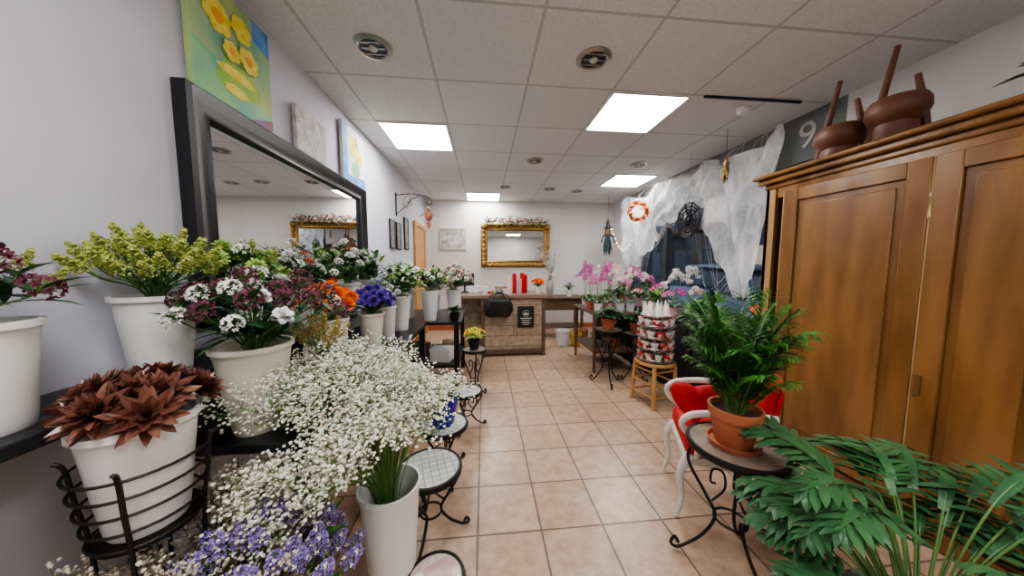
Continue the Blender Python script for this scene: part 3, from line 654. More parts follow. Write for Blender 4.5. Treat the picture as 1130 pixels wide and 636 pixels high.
vase('flower_vase','slim silver-grey vase on the side table',(1.2,5.25,.75),.3,.05,.06,M('silver_glaze',(.5,.5,.5),.3,.5),belly=.02)
wispy('tall pale twigs in a slim vase',(1.2,5.25,.85),34,.2,.75,f_white)
bush('small grey-green potted plant on the side table',(1.55,5.2,.75),white_p,50,.08,.03,g4,.15,.14)
t=thing('garland','garland of dusty roses and grey-green leaves','garland',(.645,5.84,2.15)); lf=MB()
for i in range(260):
    x=ru(-.6,.6); d=Vector((ru(-1,1),-abs(ru(.1,1)),ru(-.5,.8))); lf.petal((x,ru(0,.04),ru(-.02,.06)),d,ru(.06,.13),.032,[g4,g2,g1][i%3],bend=ru(0,1),shape='l')
part(t,'foliage',lf)
for i in range(14): part(t,'blossom',B['pal' if i%2 else 'dus'],(-.48+i*.074,-.03+ru(-.02,.02),ru(0,.07)),Vector((ru(-.4,.4),-1,.5)).to_track_quat('Z','Y'),1.2)
# ---------------------------------------------------------------- armoire
ar=thing('armoire','tall polished walnut armoire with moulded cornice','armoire',(2.1,1.36,0))
D=.56; Wd=1.34; yT=Wd/2
edge_m=M('walnut_light_edge',(.36,.20,.08),.35,col2=(.47,.29,.13),scale=4,stretch=(3,3,.6))
body=MB()
body.box((D/2,yT-.015,.98),(D,.03,1.8),armo_m).box((D/2,-yT+.015,.98),(D,.03,1.8),armo_m).box((D-.01,0,.98),(.02,Wd-.06,1.8),armod_m).box((D/2,0,.12),(D-.02,Wd-.06,.04),armod_m).box((D/2,0,1.85),(D-.02,Wd-.06,.05),armo_m)
for z in (.62,1.1,1.5): body.box((D/2+.03,0,z),(D-.1,Wd-.06,.02),armod_m)
body.box((.015,yT-.035,.98),(.03,.07,1.8),edge_m).box((.015,-yT+.05,.98),(.03,.1,1.8),armo_m).box((.015,0,1.84),(.03,Wd-.17,.07),armo_m).box((.015,0,.12),(.03,Wd-.17,.07),armo_m)
part(ar,'body',body,bevel=.003)
part(ar,'plinth',MB().box((D/2-.01,0,.05),(D+.02,Wd+.02,.1),armo_m),bevel=.006)
co=MB()
for z,o,h in ((1.893,.012,.036),(1.931,.04,.04),(1.965,.065,.028)):
    co.box((D/2-o/2,0,z),(D+o,Wd+2*o,h),armo_m)
part(ar,'cornice',co,bevel=.011)
def adoor(w,h):
    m=MB(); s=.08
    m.box((0,s/2,h/2),(.026,s,h),armo_m).box((0,w-s/2,h/2),(.026,s,h),armo_m)
    m.box((0,w+.004,h/2),(.024,.008,h),edge_m)
    for z in (s/2,h-s/2): m.box((0,w/2,z),(.026,w-2*s,s),armo_m)
    m.box((.006,w/2,h/2),(.010,w-2*s,h-2*s),armo_m)
    m.box((-.002,w/2,h/2),(.012,w-2*s-.07,h-2*s-.07),armo_m)
    return m
brass=M('aged_brass',(.40,.30,.14),.35,.9)
d1=part(ar,'door',adoor(.64,1.70),(-.015,-.16,.13),(0,0,.06),bevel=.004)
d2=part(ar,'door',adoor(.40,1.70),(-.015,-yT+.10,.13),bevel=.004)
part(d1,'keyhole_plate',MB().box((-.016,.61,.62),(.004,.022,.1),brass).ball((-.02,.61,.65),.011,brass,(.5,1,1),ICO2))
part(d1,'key',MB().tube([(-.016,.61,.60),(-.045,.61,.60)],.003,brass).tube([(-.045,.61+.010*math.cos(k),.60+.010*math.sin(k)) for k in [i*PI/6 for i in range(12)]],.0025,brass,5,True))
part(d2,'keyhole_plate',MB().box((-.016,.38,.62),(.004,.022,.1),brass))
for z in (.35,1.6): part(ar,'hinge',MB().lathe([(0,-.06),(.006,-.06),(.009,-.045),(.007,-.04),(.007,.04),(.009,.045),(.004,.065),(0,.07)],brass,(-.022,-.165,z),seg=10))
brn=M('stool_brown',(.12,.04,.022),.5,col2=(.17,.065,.035),scale=8)
for x,y,dz in ((2.22,1.69,0),(2.24,1.45,.04)):
    t=thing('wooden_stool','rounded brown upturned wooden stool with tapered legs','stool',(x,y,1.981),0,group='upturned stools on armoire')
    part(t,'seat',MB().lathe([(0,0),(.07,0),(.085,.02),(.08,.07+dz),(.105,.10+dz),(.118,.13+dz),(.116,.17+dz),(.10,.20+dz),(0,.205+dz)],brn,seg=32))
    part(t,'leg',MB().tube([(0,.118,.02),(0,.080,.2),(0,.02,.49+dz)],[.019,.018,.012],brn,12))
    part(t,'leg',MB().tube([(.13,-.05,.0),(.10,-.04,.2),(.06,-.03,.36)],[.019,.018,.012],brn,12))
bush('small green potted plant on the armoire',(2.3,.98,1.981),terra_m,26,.14,.035,g3,.14,.14,potr=.06,poth=.1)
# ---------------------------------------------------------------- potted palm on stand
iron_stand((1.07,1.10,0),.56,.18,'tall scrolled iron plant stand with round top',standtop,name='plant_stand',cat='plant stand',rot=.6)
pm=thing('potted_palm','lush green parlour palm in a terracotta pot','plant',(1.06,1.10,.5635))
part(pm,'pot',MB().lathe([(0,0),(.065,0),(.088,.125),(.095,.125),(.099,.165),(.09,.165),(.083,.14),(0,.14)],terra_m,seg=36))
part(pm,'soil',MB().lathe([(0,.143),(.083,.143)],soil_m,seg=24,cap=False))
part(pm,'saucer',MB().lathe([(0,-.0015),(.09,-.0015),(.098,.02),(.092,.02),(.086,.004),(0,.004)],terra_m,seg=30))
def frond(L,bend,tilt):
    mb=MB(); d=Vector((tilt,0,1)).normalized(); p=Vector((0,0,0)); P=[]; n=24
    q=Quaternion(Vector((0,1,0)),bend/n*1.6); q0=Quaternion(Vector((0,1,0)),bend/n*.25)
    for i in range(n+1): P.append((p.copy(),d.copy())); p=p+d*(L/n); d=(q if i>n*.55 else q0)@d
    mb.tube([a for a,_ in P],[.0026*(1-.7*i/n) for i in range(n+1)],stem_m,5)
    for i in range(5,n+1):
        p,d=P[i]; f=(i-5)/(n-5); ll=L*.26*math.sin(PI*(.25+f*.55))
        for s in (-1,1):
            for o in (0,.5):
                dd=(d*.8+Vector((0,s,0))*ru(.6,.9)+Vector((0,0,ru(-.2,.2)))).normalized()
                mb.petal(p+d*(L/n)*o,dd,ll*ru(.8,1.2),.0078,g3,bend=ru(.5,1.6),shape='l',n=5,cup=.2)
    return mb.mesh('frond')
FR=[frond(.44,.9,.14),frond(.48,.7,.08),frond(.38,1.1,.26),frond(.50,.5,.04),frond(.30,1.0,.40),frond(.46,1.1,.16)]
for i in range(44):
    a=i*2.4; part(pm,'frond',FR[i%6],(.03*math.cos(a),.03*math.sin(a),.14),(ru(-.1,.1),ru(-.06,.08),a),ru(.8,1.04))
# ---------------------------------------------------------------- lobed foliage plant
fa=thing('potted_philodendron','big plant with long arching deeply lobed green leaves','plant',(1.27,.66,0))
part(fa,'pot',MB().lathe([(0,0),(.10,0),(.14,.24),(.15,.24),(.152,.28),(.14,.28),(.13,.25),(0,.25)],M('grey_pot',(.22,.24,.26),.6),seg=32))
part(fa,'soil',MB().lathe([(0,.252),(.13,.252)],soil_m,seg=24,cap=False))
gf=M('leaf_bluegreen',(.028,.105,.04),.4,col2=(.075,.20,.075),scale=9)
gv=M('leaf_vein',(.12,.26,.10),.4)
def lobed(L,stalk,tilt,bend):
    mb=MB(); d=Vector((tilt,0,1)).normalized(); p=Vector((0,0,0)); P=[]; n=8
    q=Quaternion(Vector((0,1,0)),.55/n)
    S=[p.copy()]
    for i in range(n): p=p+d*(stalk/n); d=q@d; S.append(p.copy())
    mb.tube(S,.0032,stem_m,5)
    N2=18; q=Quaternion(Vector((0,1,0)),bend/N2)
    for i in range(N2+1): P.append((p.copy(),d.copy())); p=p+d*(L/N2); d=q@d
    mb.tube([a for a,_ in P],[.0022*(1-.75*i/N2) for i in range(N2+1)],gv,4)
    mb.petal(P[0][0],P[0][1],L*.98,L*.13,gf,bend=bend*.97,shape='s',n=14,cup=.12)
    for i in range(1,N2+1,2):
        p,d=P[i]; f=i/N2; ll=L*.47*math.sin(PI*(.26+f*.62)); nr=Vector((0,1,0)).cross(d)
        for s in (-1,1):
            dd=(d*(.45+f*.8)+Vector((0,s,0))-nr*ru(-.12,.18)).normalized()
            mb.petal(p,dd,ll*ru(.88,1.1),L*.098,gf,bend=ru(.2,1.1),shape='l',n=7,cup=ru(-.4,.3))
    p,d=P[-1]; mb.petal(p-d*L*.1,d,L*.26,L*.09,gf,bend=.3,shape='l',n=5)
    return mb.mesh('leaf')
PL=[lobed(.25,.30,.30,1.3),lobed(.28,.36,.18,1.4),lobed(.23,.24,.55,1.0),lobed(.26,.40,.08,1.7),lobed(.24,.20,.85,.8),lobed(.22,.30,.45,1.5),lobed(.25,.44,.14,1.2)]
for i in range(78):
    a=i*2.4; part(fa,'leaf',PL[i%7],(.05*math.cos(a),.05*math.sin(a),.25),(ru(-.16,.16),ru(-.10,.16),a),ru(.78,1.02)*(.8 if math.sin(a)<-.5 else 1))
# ---------------------------------------------------------------- red armchair
chm=M('white_paint',(.72,.70,.64),.45); rd=M('red_velvet',(.48,.004,.008),.7,col2=(.58,.010,.012),scale=40,bump=.1)
c=thing('armchair','white-framed armchair with red upholstery','armchair',(1.26,1.44,0),-.42); c.scale=(.74,.80,.92)
part(c,'seat',MB().box((0,0,.43),(.46,.46,.10),rd),bevel=.03)
part(c,'seat_frame',MB().box((0,0,.355),(.48,.48,.05),chm),bevel=.01)
part(c,'backrest',MB().box((.25,0,.66),(.07,.42,.38),rd,mat=Matrix.Rotation(.14,3,'Y')),bevel=.03)
part(c,'back_frame',MB().tube(spline([(.22,-.22,.38),(.25,-.23,.6),(.29,-.22,.79),(.32,-.12,.84),(.325,0,.85),(.32,.12,.84),(.29,.22,.79),(.25,.23,.6),(.22,.22,.38)]),.010,rd,10))
for s in (-1,1):
    part(c,'armrest',MB().tube(spline([(.26,s*.25,.66),(.1,s*.27,.67),(-.1,s*.275,.655),(-.22,s*.27,.63),(-.27,s*.265,.58),(-.24,s*.255,.53),(-.17,s*.25,.48),(-.16,s*.24,.38)]),.02,chm,10))
    part(c,'arm_panel',MB().box((.06,s*.235,.55),(.30,.03,.16),rd),bevel=.01)
    part(c,'leg',MB().tube(spline([(-.22,s*.22,.36),(-.26,s*.235,.27),(-.24,s*.225,.13),(-.27,s*.235,.012)]),[.028]*5+[.024]*5+[.016]*6+[.014]*3,chm,10))
    part(c,'leg',MB().tube(spline([(.21,s*.21,.36),(.23,s*.21,.2),(.28,s*.21,.012)]),.018,chm,10))
hb=MB(); hv=[Vector((v.x*.55*(1-.25*abs(v.y)),v.y*1.05,v.z*.85+.62*abs(v.y)-.18))*.115 for v in ICO4[0]]; hb.add(hv,ICO4[1],rd)
solo('heart_cushion',hb,'plump red heart-shaped cushion sitting in the armchair','cushion',(1.16,1.46,.575),(0,0,1.15))
# ---------------------------------------------------------------- window-side tables
t=thing('window_table','long black cloth-covered table beside the shop window','table',(2.27,3.7,0))
clm=M('black_cloth',(.012,.012,.014),.9,bump=.3,scale=10)
part(t,'table_top',MB().box((0,0,.755),(.66,2.3,.03),clm),bevel=.006)
cl=MB(); front=[(.32-.64*k/20,-1.14+.012*math.sin(k*1.4)) for k in range(20)]+[(-.32+.012*math.sin(k*1.3),-1.14+2.28*k/59) for k in range(60)]
vs=[Vector((a,b,.742)) for a,b in front]+[Vector((a-.01,b*1.003,.02)) for a,b in front]; n=len(front)
cl.add(vs,[(i,i+1,n+i+1,n+i) for i in range(n-1)],clm); part(t,'cloth_skirt',cl)
t=thing('side_table','low brown wooden plant table with turned legs','table',(1.60,3.75,0))
part(t,'table_top',MB().box((0,0,.735),(.6,.8,.03),dwood_m),bevel=.004)
for x in (-.26,.26):
    for y in (-.36,.36): part(t,'leg',MB().lathe([(0,0),(.016,0),(.02,.2),(.028,.35),(.02,.4),(.028,.45),(.028,.72),(0,.72)],dwood_m,(x,y,0),seg=12))
part(t,'lower_shelf',MB().box((0,0,.25),(.54,.74,.02),dwood_m))
mag=M('petal_magenta',(.42,.05,.24),.5,col2=(.60,.15,.38),scale=20)
def obloom(m,lip):
    me=MB()
    for k in range(5):
        a=PI/2+2*PI*k/5; me.petal((0,0,0),(math.cos(a),math.sin(a),.15),.028,.025 if k in (1,4) else .017,m,cup=.1,n=3)
    me.petal((0,0,.003),(0,-.4,.8),.018,.016,lip,n=2); me.ball((0,0,.004),.005,lip); return me.mesh('orchid_bloom')
OB=dict(p=obloom(f_pink,mag),m=obloom(mag,f_pale),w=obloom(f_white,mag),l=obloom(f_pale,mag))
def orchid(label,loc,ms,ns,h,potm,nb=9):
    t=thing('potted_orchid',label,'orchid',loc)
    part(t,'pot',MB().lathe([(0,0),(.042,0),(.055,.10),(.058,.11),(.052,.11),(.048,.095),(0,.095)],potm,seg=24))
    lf=MB()
    for k in range(6): a=k*1.05; lf.petal((0,0,.10),(math.cos(a),math.sin(a),.7),.13,.05,g2,bend=1.1,shape='s',n=6,cup=.25)
    part(t,'foliage',lf)
    for s in range(ns):
        a=s*2*PI/ns+ru(0,1)+3; c_,s_=math.cos(a),math.sin(a); q=h*ru(.75,1.05)
        cvv=spline([(0,0,.1),(c_*.02,s_*.02,.1+q*.5),(c_*.03,s_*.03,.1+q*.9),(c_*.06,s_*.06,.1+q*1.02),(c_*.11,s_*.11,.1+q*.80)],5); part(t,'flower_stem',MB().tube(cvv,.0025,stem_m,5))
        for k in range(nb):
            p=cvv[len(cvv)-1-int(k*1.3)]+Vector((ru(-.025,.025),ru(-.03,.0),-.01)); part(t,'blossom',OB[ms[s%len(ms)]],p,Vector((ru(-.7,.3),-1,ru(-.1,.4))).to_track_quat('Z','Y'),ru(.75,1.05))
pinkpot=M('pink_pot',(.65,.35,.40),.4)
for l,x,y,ms,ns,h,pm_ in (('pink moth orchid in white pot',1.40,3.45,'pm',3,.38,white_p),('magenta and white moth orchid in pink pot',1.54,3.48,'mw',3,.44,pinkpot),('pale pink moth orchid in white pot',1.68,3.44,'lp',3,.36,white_p),('white orchid with magenta lips',1.82,3.46,'wm',3,.42,white_p),
  ('magenta moth orchid at the table corner',1.38,3.66,'mp',3,.46,terra_m),('tall pink moth orchid beside leafy plants',1.82,4.05,'pl',3,.5,white_p),('tall magenta moth orchid near table end',1.45,4.05,'mp',3,.5,white_p),('white and pink moth orchid on brown table',1.64,4.08,'wp',3,.46,cream_p)):
    orchid(l,(x,y,.75),ms,ns,h,pm_)
for l,x,y,ms,ns,h,pm_ in (('white moth orchid beside window',2.10,2.98,'w',2,.40,white_p),('white moth orchid in cream pot',2.34,3.12,'w',2,.46,cream_p),('pale orchid on black cloth table',2.1,4.38,'lw',3,.42,white_p),('pink moth orchid on black cloth table',2.05,3.93,'pw',3,.44,pinkpot),('white and pink orchid near the window pane',2.4,3.52,'wl',2,.42,white_p),
  ('lilac-pink moth orchid by dark foliage',2.05,4.6,'mp',3,.42,white_p),('small white orchid at the cloth edge',2.03,3.48,'wm',2,.34,white_p),('slim magenta orchid near the corner',2.1,4.75,'m',2,.5,cream_p),('short pink orchid beside the white bowl',1.99,2.88,'pm',2,.22,pinkpot),('short white orchid in terracotta pot',2.26,2.92,'wl',2,.24,terra_m),('short magenta orchid in white pot',2.0,3.12,'mw',2,.24,white_p)):
    orchid(l,(x,y,.772),ms,ns,h,pm_)
bush('green leafy plant in shallow white bowl',(2.14,2.69,.772),white_p,60,.11,.04,g1,.12,.16,potr=.1,poth=.08)
bush('dark leafy pot plant on black cloth',(2.4,2.82,.772),terra_m,60,.12,.04,g2,.2,.14)
bush('yellow-green pot plant near orchids',(2.05,3.28,.772),white_p,60,.09,.03,g1,.14,.12,('pg',6,.9))
bush('spiky green pot plant on brown table',(1.62,3.80,.75),terra_m,40,.25,.02,g1,.08,.05,shape='s',droop=(.4,1.2))
bush('leafy green pot plant on brown table',(1.80,3.75,.75),white_p,60,.1,.04,g2,.18,.12)
bush('small leafy plant at the brown table corner',(1.42,3.86,.75),pinkpot,50,.09,.035,g1,.1,.1,potr=.055,poth=.09)
bush('pink cyclamen-like pot plant',(2.06,3.70,.772),pinkpot,50,.08,.05,g1,.1,.1,('lpk',7,.7))
bush('bushy green plant beside the window',(2.36,3.9,.772),terra_m,70,.12,.04,g1,.25,.16)
bush('tall white-flowered plant near the corner',(2.32,4.65,.772),white_p,60,.11,.03,g2,.35,.18,('lw',8,.8))
bush('small fern-like plant at the table edge',(2.05,4.15,.772),terra_m,60,.1,.02,g1,.12,.1)
bush('tiny red-flowered pot plant beside window',(2.32,4.2,.772),white_p,40,.07,.03,g1,.1,.1,('redc',6,.8),potr=.055,poth=.09)
for x,y,l in ((1.45,3.6,'leafy plant in grey pot stored under the table'),(1.70,3.62,'leafy plant stored under the table')):
    bush(l,(x,y,.262),M('grey_pot',(.2,.2,.2)) if 'grey' in l else terra_m,40,.09,.035,g2,.1,.11,potr=.07,poth=.12)
iron_stand((1.36,3.05,0),.62,.15,'tall black iron plant stand with round top',standtop,name='plant_stand',cat='plant stand',rot=.4)
iron_stand((1.72,3.12,0),.55,.13,'narrow black iron plant stand',standtop,name='plant_stand',cat='plant stand',rot=1.0)
bush('trailing dark green plant in terracotta pot on iron stand',(1.36,3.05,.625),terra_m,90,.11,.045,g2,.12,.22,potr=.08,poth=.12)
bush('small dark plant in brown pot on narrow stand',(1.72,3.12,.555),terra_m,60,.1,.03,g2,.14,.14)
# bamboo stool
SX,SY=1.63,2.60
t=thing('bamboo_stool','small honey-coloured bamboo stool with rungs','stool',(SX,SY,0),.25)
part(t,'seat',MB().lathe([(0,.385),(.165,.385),(.178,.392),(.18,.405),(.175,.418),(0,.42)],honey_m,seg=32))
for a in (-1,1):
    for b in (-1,1): part(t,'leg',MB().tube([(a*.14,b*.14,0),(a*.12,b*.12,.39)],.018,honey_m,10))
for z in (.10,.22,.34):
    for a in (-1,1): part(t,'rung',MB().tube([(-.13,a*.13,z),(.13,a*.13,z)],.009,honey_m,8)); part(t,'rung',MB().tube([(a*.13,-.13,z),(a*.13,.13,z)],.009,honey_m,8))
t=thing('packet_rack','round wire rack with tiers of small wrapped pots','display rack',(SX,SY,.421))
zs=(.012,.118,.224,.33)
part(t,'pole',MB().tube([(0,0,0),(0,0,.425)],.006,ch)); part(t,'base',MB().lathe([(0,0),(.12,0),(.12,.01),(0,.012)],ch))
for z in zs:
    part(t,'shelf_disc',MB().lathe([(0,z),(.165,z),(.165,z+.005),(0,z+.005)],ch,seg=28))
    part(t,'wire_ring',MB().tube([(.168*math.cos(2*PI*k/28),.168*math.sin(2*PI*k/28),z+.02) for k in range(28)],.003,ch,5,True))
pk=[]
for j,(a,b) in enumerate((((.74,.70,.66),(.55,.03,.03)),((.74,.72,.68),(.62,.54,.48)),((.58,.03,.03),(.74,.66,.6)))):
    mp=M('packet_print%d'%j,a,.5,col2=b,scale=30,lo=.48,hi=.54)
    e=MB().lathe([(0,0),(.020,0),(.030,.05),(.034,.052),(.032,.058),(0,.056)],mp,seg=12)
    for k in range(4): e.petal((0,0,.052),(math.cos(k*1.6)*.5,math.sin(k*1.6)*.5,1),.022,.014,cv if k%2 else g4,bend=.5,n=3,shape='l')
    pk.append(e.mesh('packet'))
for zi,z in enumerate(zs):
    for k in range(10):
        a=2*PI*k/10+zi*.35; solo('wrapped_pot',pk[(k+zi)%3],'tiny red and white paper-wrapped pot on the rack','pot',(SX+(.130+ru(-.004,.004))*math.cos(a),SY+(.130+ru(-.004,.004))*math.sin(a),.4265+z),(ru(-.06,.06),ru(-.06,.06),ru(0,6)),sc=ru(1.05,1.18),group='paper-wrapped pots on the rack')
solo('rack_tray',MB().lathe([(0,.0),(.14,.0),(.145,.012),(.14,.006),(0,.006)],ch,seg=28),'thin round metal tray topping the rack','tray',(SX,SY,.848)) 
for k in range(7):
    a=k*2*PI/7; h=ru(.12,.17); cm=MB().lathe([(.0,h),(.010,h*.75),(.024,h*.35),(.034,.0),(.029,0),(0,h*.8)],cv if k%2 else f_pale,seg=8,cap=False)
    solo('paper_cone',cm,'pointed pale folded paper cone','paper cone',(SX+.095*math.cos(a),SY+.095*math.sin(a),.855),(ru(-.06,.06),ru(-.06,.06),ru(0,3)),group='paper cones on rack')
# ---------------------------------------------------------------- halloween decoration
wm=bpy.data.materials.new('web_gauze'); wm.use_nodes=True; nt=wm.node_tree; N=nt.nodes; L=nt.links; b=N['Principled BSDF']
b.inputs['Base Color'].default_value=(.92,.93,.96,1); b.inputs['Roughness'].default_value=.9
tc=N.new('ShaderNodeTexCoord')
def strands(scale,stretch,dist,lo,hi,p0=.36,p1=.62):
    mp=N.new('ShaderNodeMapping'); mp.inputs['Scale'].default_value=stretch; L.new(tc.outputs['Object'],mp.inputs[0])
    nz=N.new('ShaderNodeTexNoise'); nz.inputs['Scale'].default_value=scale; nz.inputs['Detail'].default_value=5; nz.inputs['Roughness'].default_value=.55; nz.inputs['Distortion'].default_value=dist; L.new(mp.outputs[0],nz.inputs[0])
    cr=N.new('ShaderNodeValToRGB'); cr.color_ramp.elements[0].position=p0; cr.color_ramp.elements[1].position=p1; cr.color_ramp.elements[0].color=(lo,lo,lo,1); cr.color_ramp.elements[1].color=(hi,hi,hi,1)
    L.new(nz.outputs[0],cr.inputs[0]); return cr.outputs[0]
s1=strands(5,(1,3,1.0),.6,.18,.50); s2=strands(9,(1,1.4,2.2),1.0,.10,.38); s3=strands(1.8,(1,1,1),.3,.10,.46,.3,.7)
ad=N.new('ShaderNodeMath'); ad.operation='MAXIMUM'; L.new(s1,ad.inputs[0]); L.new(s2,ad.inputs[1])
ae=N.new('ShaderNodeMath'); ae.operation='ADD'; ae.use_clamp=True; L.new(ad.outputs[0],ae.inputs[0]); L.new(s3,ae.inputs[1])
tl=N.new('ShaderNodeBsdfTranslucent'); tl.inputs[0].default_value=(.92,.93,.96,1); tp=N.new('ShaderNodeBsdfTransparent'); m1=N.new('ShaderNodeMixShader'); m2=N.new('ShaderNodeMixShader'); m1.inputs[0].default_value=.2
L.new(b.outputs[0],m1.inputs[1]); L.new(tl.outputs[0],m1.inputs[2]); L.new(ae.outputs[0],m2.inputs[0]); L.new(tp.outputs[0],m2.inputs[1]); L.new(m1.outputs[0],m2.inputs[2]); L.new(m2.outputs[0],N['Material Output'].inputs[0])
web=thing('cobweb_drape','white gauzy stretched cobweb draped over shop window','halloween decoration',(0,0,0))
def lerp_tab(T,y):
    for i in range(len(T)-1):
        if T[i][0]<=y<=T[i+1][0]:
            k=(y-T[i][0])/(T[i+1][0]-T[i][0]); k=k*k*(3-2*k); return T[i][1]*(1-k)+T[i+1][1]*k
    return T[0][1] if y<T[0][0] else T[-1][1]
top=[(2.42,2.54),(2.62,2.42),(2.90,2.38),(3.1,2.50),(3.5,2.42),(4.0,2.52),(4.5,2.40),(5.15,2.52)]
bot=[(2.42,1.65),(2.50,1.20),(2.60,1.0),(2.80,1.0),(2.90,1.35),(3.02,1.72),(3.2,2.00),(3.5,2.05),(3.85,1.90),(4.15,1.74),(4.4,1.48),(4.58,1.10),(4.80,1.15),(4.95,1.6),(5.15,2.05)]
mb=MB(); ny,nz_=190,30; vs=[]
for i in range(ny+1):
    y=2.42+(5.15-2.42)*i/ny; a=lerp_tab(top,y); bb=lerp_tab(bot,y)+.015*math.sin(i*.9)+.010*math.sin(i*2.3)
    for j in range(nz_+1):
        s=j/nz_; hang=.045+.05*s
        vs.append(Vector((2.53+hang*math.sin(y*13+s*3.5)+.025*math.sin(y*27-s*9)+.010*math.sin(y*61+s*3),y+.06*math.sin(s*5+y*7),a+(bb-a)*s)))
fs=[(i*(nz_+1)+j,(i+1)*(nz_+1)+j,(i+1)*(nz_+1)+j+1,i*(nz_+1)+j+1) for i in range(ny) for j in range(nz_)]
mb.add(vs,fs,wm); part(web,'gauze_sheet',mb)
mb=MB()
for i in range(26):
    y=ru(2.45,5.0); a=lerp_tab(top,y); mb.tube(spline([(2.55,y,a-ru(0,.2)),(2.5,y+ru(-.1,.05),a+.03),(2.62,y+ru(-.4,.1),2.585)],4),.0012,f_white,3)
for i in range(60):
    y=ru(2.45,5.0); bb=lerp_tab(bot,y); mb.tube(spline([(2.54,y,bb+.1),(2.53,y+ru(-.05,.05),bb-.03),(2.54,y+ru(-.08,.08),bb-ru(.04,.16))],3),.0009,f_white,3)
for i in range(60):
    y=ru(2.6,4.6); y2=y+ru(.1,.6); za=lerp_tab(bot,y)+ru(0,.3); zb=lerp_tab(bot,y2)+ru(0,.3); mb.tube(spline([(2.50,y,za),(2.50+ru(-.03,.03),(y+y2)/2,min(za,zb)-ru(0,.12)),(2.50,y2,zb)],4),.001,f_white,3)
part(web,'loose_threads',mb,kind='stuff')
mb=MB()
for r in (.05,.09,.13,.17,.2): mb.tube([(0,r*math.cos(2*PI*k/10),r*math.sin(2*PI*k/10)) for k in range(10)],.008,black_m,5,True)
for k in range(10): a=2*PI*k/10; mb.tube([(0,0,0),(0,.21*math.cos(a),.21*math.sin(a))],.008,black_m,5)
mb.ball((-.01,0,0),.06,black_m,(.6,1,1.2),ICO2)
t=thing('spider_web_ornament','round black lace spider web hanging in window','halloween decoration',(2.36,3.22,1.84))
part(t,'web_disc',mb); part(t,'cord',MB().tube([(0,0,.2),(0,0,.45),(0,0,.75)],.0015,black_m,4))
t=thing('dried_bunch','bunch of dried brown herbs hanging from ceiling','dried flowers',(2.27,2.62,2.23))
mb=MB()
for i in range(90):
    a=ru(0,2*PI); mb.petal((ru(-.01,.01),ru(-.01,.01),.12-ru(0,.18)),(math.cos(a)*.35,math.sin(a)*.35,-1),ru(.06,.12),.016,[f_och,twig_m,f_dust][i%3],shape='l',n=3)
part(t,'dried_stems',mb,kind='stuff'); part(t,'cord',MB().tube([(0,0,.1),(0,0,.2),(0,0,.358)],.003,twig_m))
wr=thing('autumn_wreath','small rust-orange leaf wreath with tiny pumpkins','wreath',(2.36,4.35,2.14)); wr.rotation_euler=(0,0,-.35)
mb=MB(); wrr=.115
for i in range(190):
    a=ru(0,2*PI); q=wrr+ru(-.03,.02); p=Vector((q*math.cos(a),ru(-.02,.02),q*math.sin(a))); d=Vector((math.cos(a+ru(-1.2,1.2)),ru(-1,.2),math.sin(a+ru(-1.2,1.2)))); mb.petal(p,d,ru(.03,.06),.024,[f_rust,f_rust,twig_m,f_org][i%4],bend=ru(0,1),shape='l',n=3,up=Vector((0,1,.1)))
part(wr,'leaves',mb); part(wr,'ring',MB().tube([(wrr*math.cos(2*PI*k/24),0,wrr*math.sin(2*PI*k/24)) for k in range(24)],.012,twig_m,6,True)); part(wr,'cord',MB().tube([(0,0,wrr),(0,0,.3),(0,0,.445)],.002,twig_m,4))
pv=[];n=24
for j in range(9):
    ph=PI*j/8
    for k in range(n):
        a=2*PI*k/n; q=.034*math.sin(ph)*(1+.08*math.cos(8*a)); pv.append(Vector((q*math.cos(a),q*math.sin(a),.034*.8*math.cos(ph))))
pmb=MB(); pmb.add(pv,[(j*n+k,(j+1)*n+k,(j+1)*n+(k+1)%n,j*n+(k+1)%n) for j in range(8) for k in range(n)],f_rust); pmb.tube([(0,0,.022),(.003,0,.04)],.005,stem_m); pme=pmb.mesh('pumpkin')
for k in range(6):
    a=2*PI*k/6+.3; part(wr,'pumpkin',pme,(wrr*math.cos(a),-.045,wrr*math.sin(a)))
def doll(loc,m,label,s=1):
    t=thing('witch_doll',label,'halloween decoration',loc); dr=MB().lathe([(.0,-.2*s),(.08*s,-.2*s),(.06*s,-.1*s),(.05*s,.0),(.03*s,.04*s),(0,.04*s)],m,seg=16,sy=.6)
    for k in range(16):
        a=2*PI*k/16; dr.petal((.06*s*math.cos(a),.036*s*math.sin(a),-.12*s),(.15*math.cos(a),.1*math.sin(a),-1),ru(.2,.4)*s,.05*s,m,shape='s',n=4)
    part(t,'dress',dr)
    part(t,'head',MB().ball((0,0,.09*s),.05*s,M('doll_skin',(.30,.33,.25),.7),(1,1,1.2),ICO2).ball((0,-.055*s,.085*s),.014*s,_m['doll_skin']))
    part(t,'hat',MB().lathe([(.11*s,.125*s),(.112*s,.13*s),(.055*s,.135*s),(.03*s,.24*s),(.004,.33*s),(0,.33*s)],black_m,seg=16))
    part(t,'hair',MB().lathe([(.055*s,.12*s),(.065*s,.05*s),(.06*s,-.02*s)],twig_m,(0,.01,0),seg=12,cap=False))
    for q in (-1,1): part(t,'arm',MB().tube(spline([(q*.04*s,0,.0),(q*.12*s,-.02,-.08*s),(q*.15*s,-.03,-.2*s)]),[.02*s]*5+[.015*s]*8,m,8))
    part(t,'cord',MB().tube([(0,0,.33*s),(0,0,(2.585-loc[2])*1)],.002,twig_m,4))
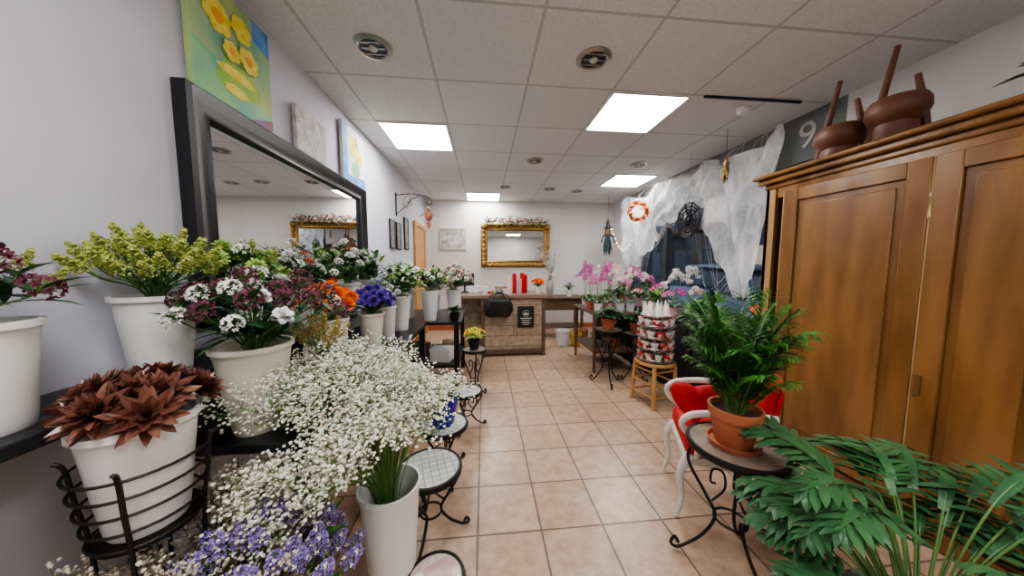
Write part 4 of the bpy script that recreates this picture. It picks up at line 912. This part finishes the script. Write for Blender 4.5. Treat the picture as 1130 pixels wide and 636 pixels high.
doll((2.3,5.3,1.9),M('dark_rag_cloth',(.03,.05,.055),.8),'hanging witch doll in ragged dark cloth and black hat',.85)
for i in range(14):
    y=4.7+.085*i; z=2.05-.45*math.sin(PI*i/13)
    t=thing('string_light','tiny warm white fairy light by the window corner','fairy light',(2.6,y,z),group='fairy light string')
    part(t,'bulb',MB().ball((0,0,0),.009,M('fairy_glow',(1,.85,.6),.4,emit=12),(1,1,1.3)))
    part(t,'wire',MB().tube([(0,0,.01),(.02,.04,.03),(0,.085,.02)],.0015,stem_m,4))
tx=bpy.data.curves.new('t','FONT'); tx.body='9'; tx.size=.30; tx.extrude=.002; tx.align_x='CENTER'
to=bpy.data.objects.new('t',tx); COL.objects.link(to); bpy.context.view_layer.update()
me=bpy.data.meshes.new_from_object(to.evaluated_get(bpy.context.evaluated_depsgraph_get())); bpy.data.objects.remove(to)
me.materials.clear(); me.materials.append(M('letter_light',(.50,.50,.46),.4))
solo('window_numeral',me,'pale numeral nine on the dark grey window header','sign',(X1-.006,2.28,2.31),(PI/2,0,-PI/2))
lv=MB().petal((0,0,0),(1,0,.1),.05,.02,f_och,bend=.3,shape='l').mesh('fallen_leaf')
for x,y in ((.35,2.9),(.8,2.4),(.15,2.2),(.95,1.75),(.55,3.3)): solo('fallen_leaf',lv,'tiny dry leaf fallen on the tiles','leaf',(x,y,.003),(0,0,ru(0,6)),group='fallen leaves on floor')
# ---------------------------------------------------------------- world and camera
wd=bpy.data.worlds.new('world'); bpy.context.scene.world=wd; wd.use_nodes=True
bg=wd.node_tree.nodes['Background']; bg.inputs[0].default_value=(.42,.50,.62,1); bg.inputs[1].default_value=1.1
try: bpy.context.scene.view_settings.look='AgX - Medium High Contrast'
except Exception: pass
cam=bpy.data.cameras.new('camera'); co_=bpy.data.objects.new('camera',cam); COL.objects.link(co_)
cam.sensor_width=36; cam.lens=36*322/1130; cam.clip_start=.02
co_.location=(0,0,1.33); co_.rotation_euler=(math.radians(90-4.6),0,math.radians(-5.5))
bpy.context.scene.camera=co_
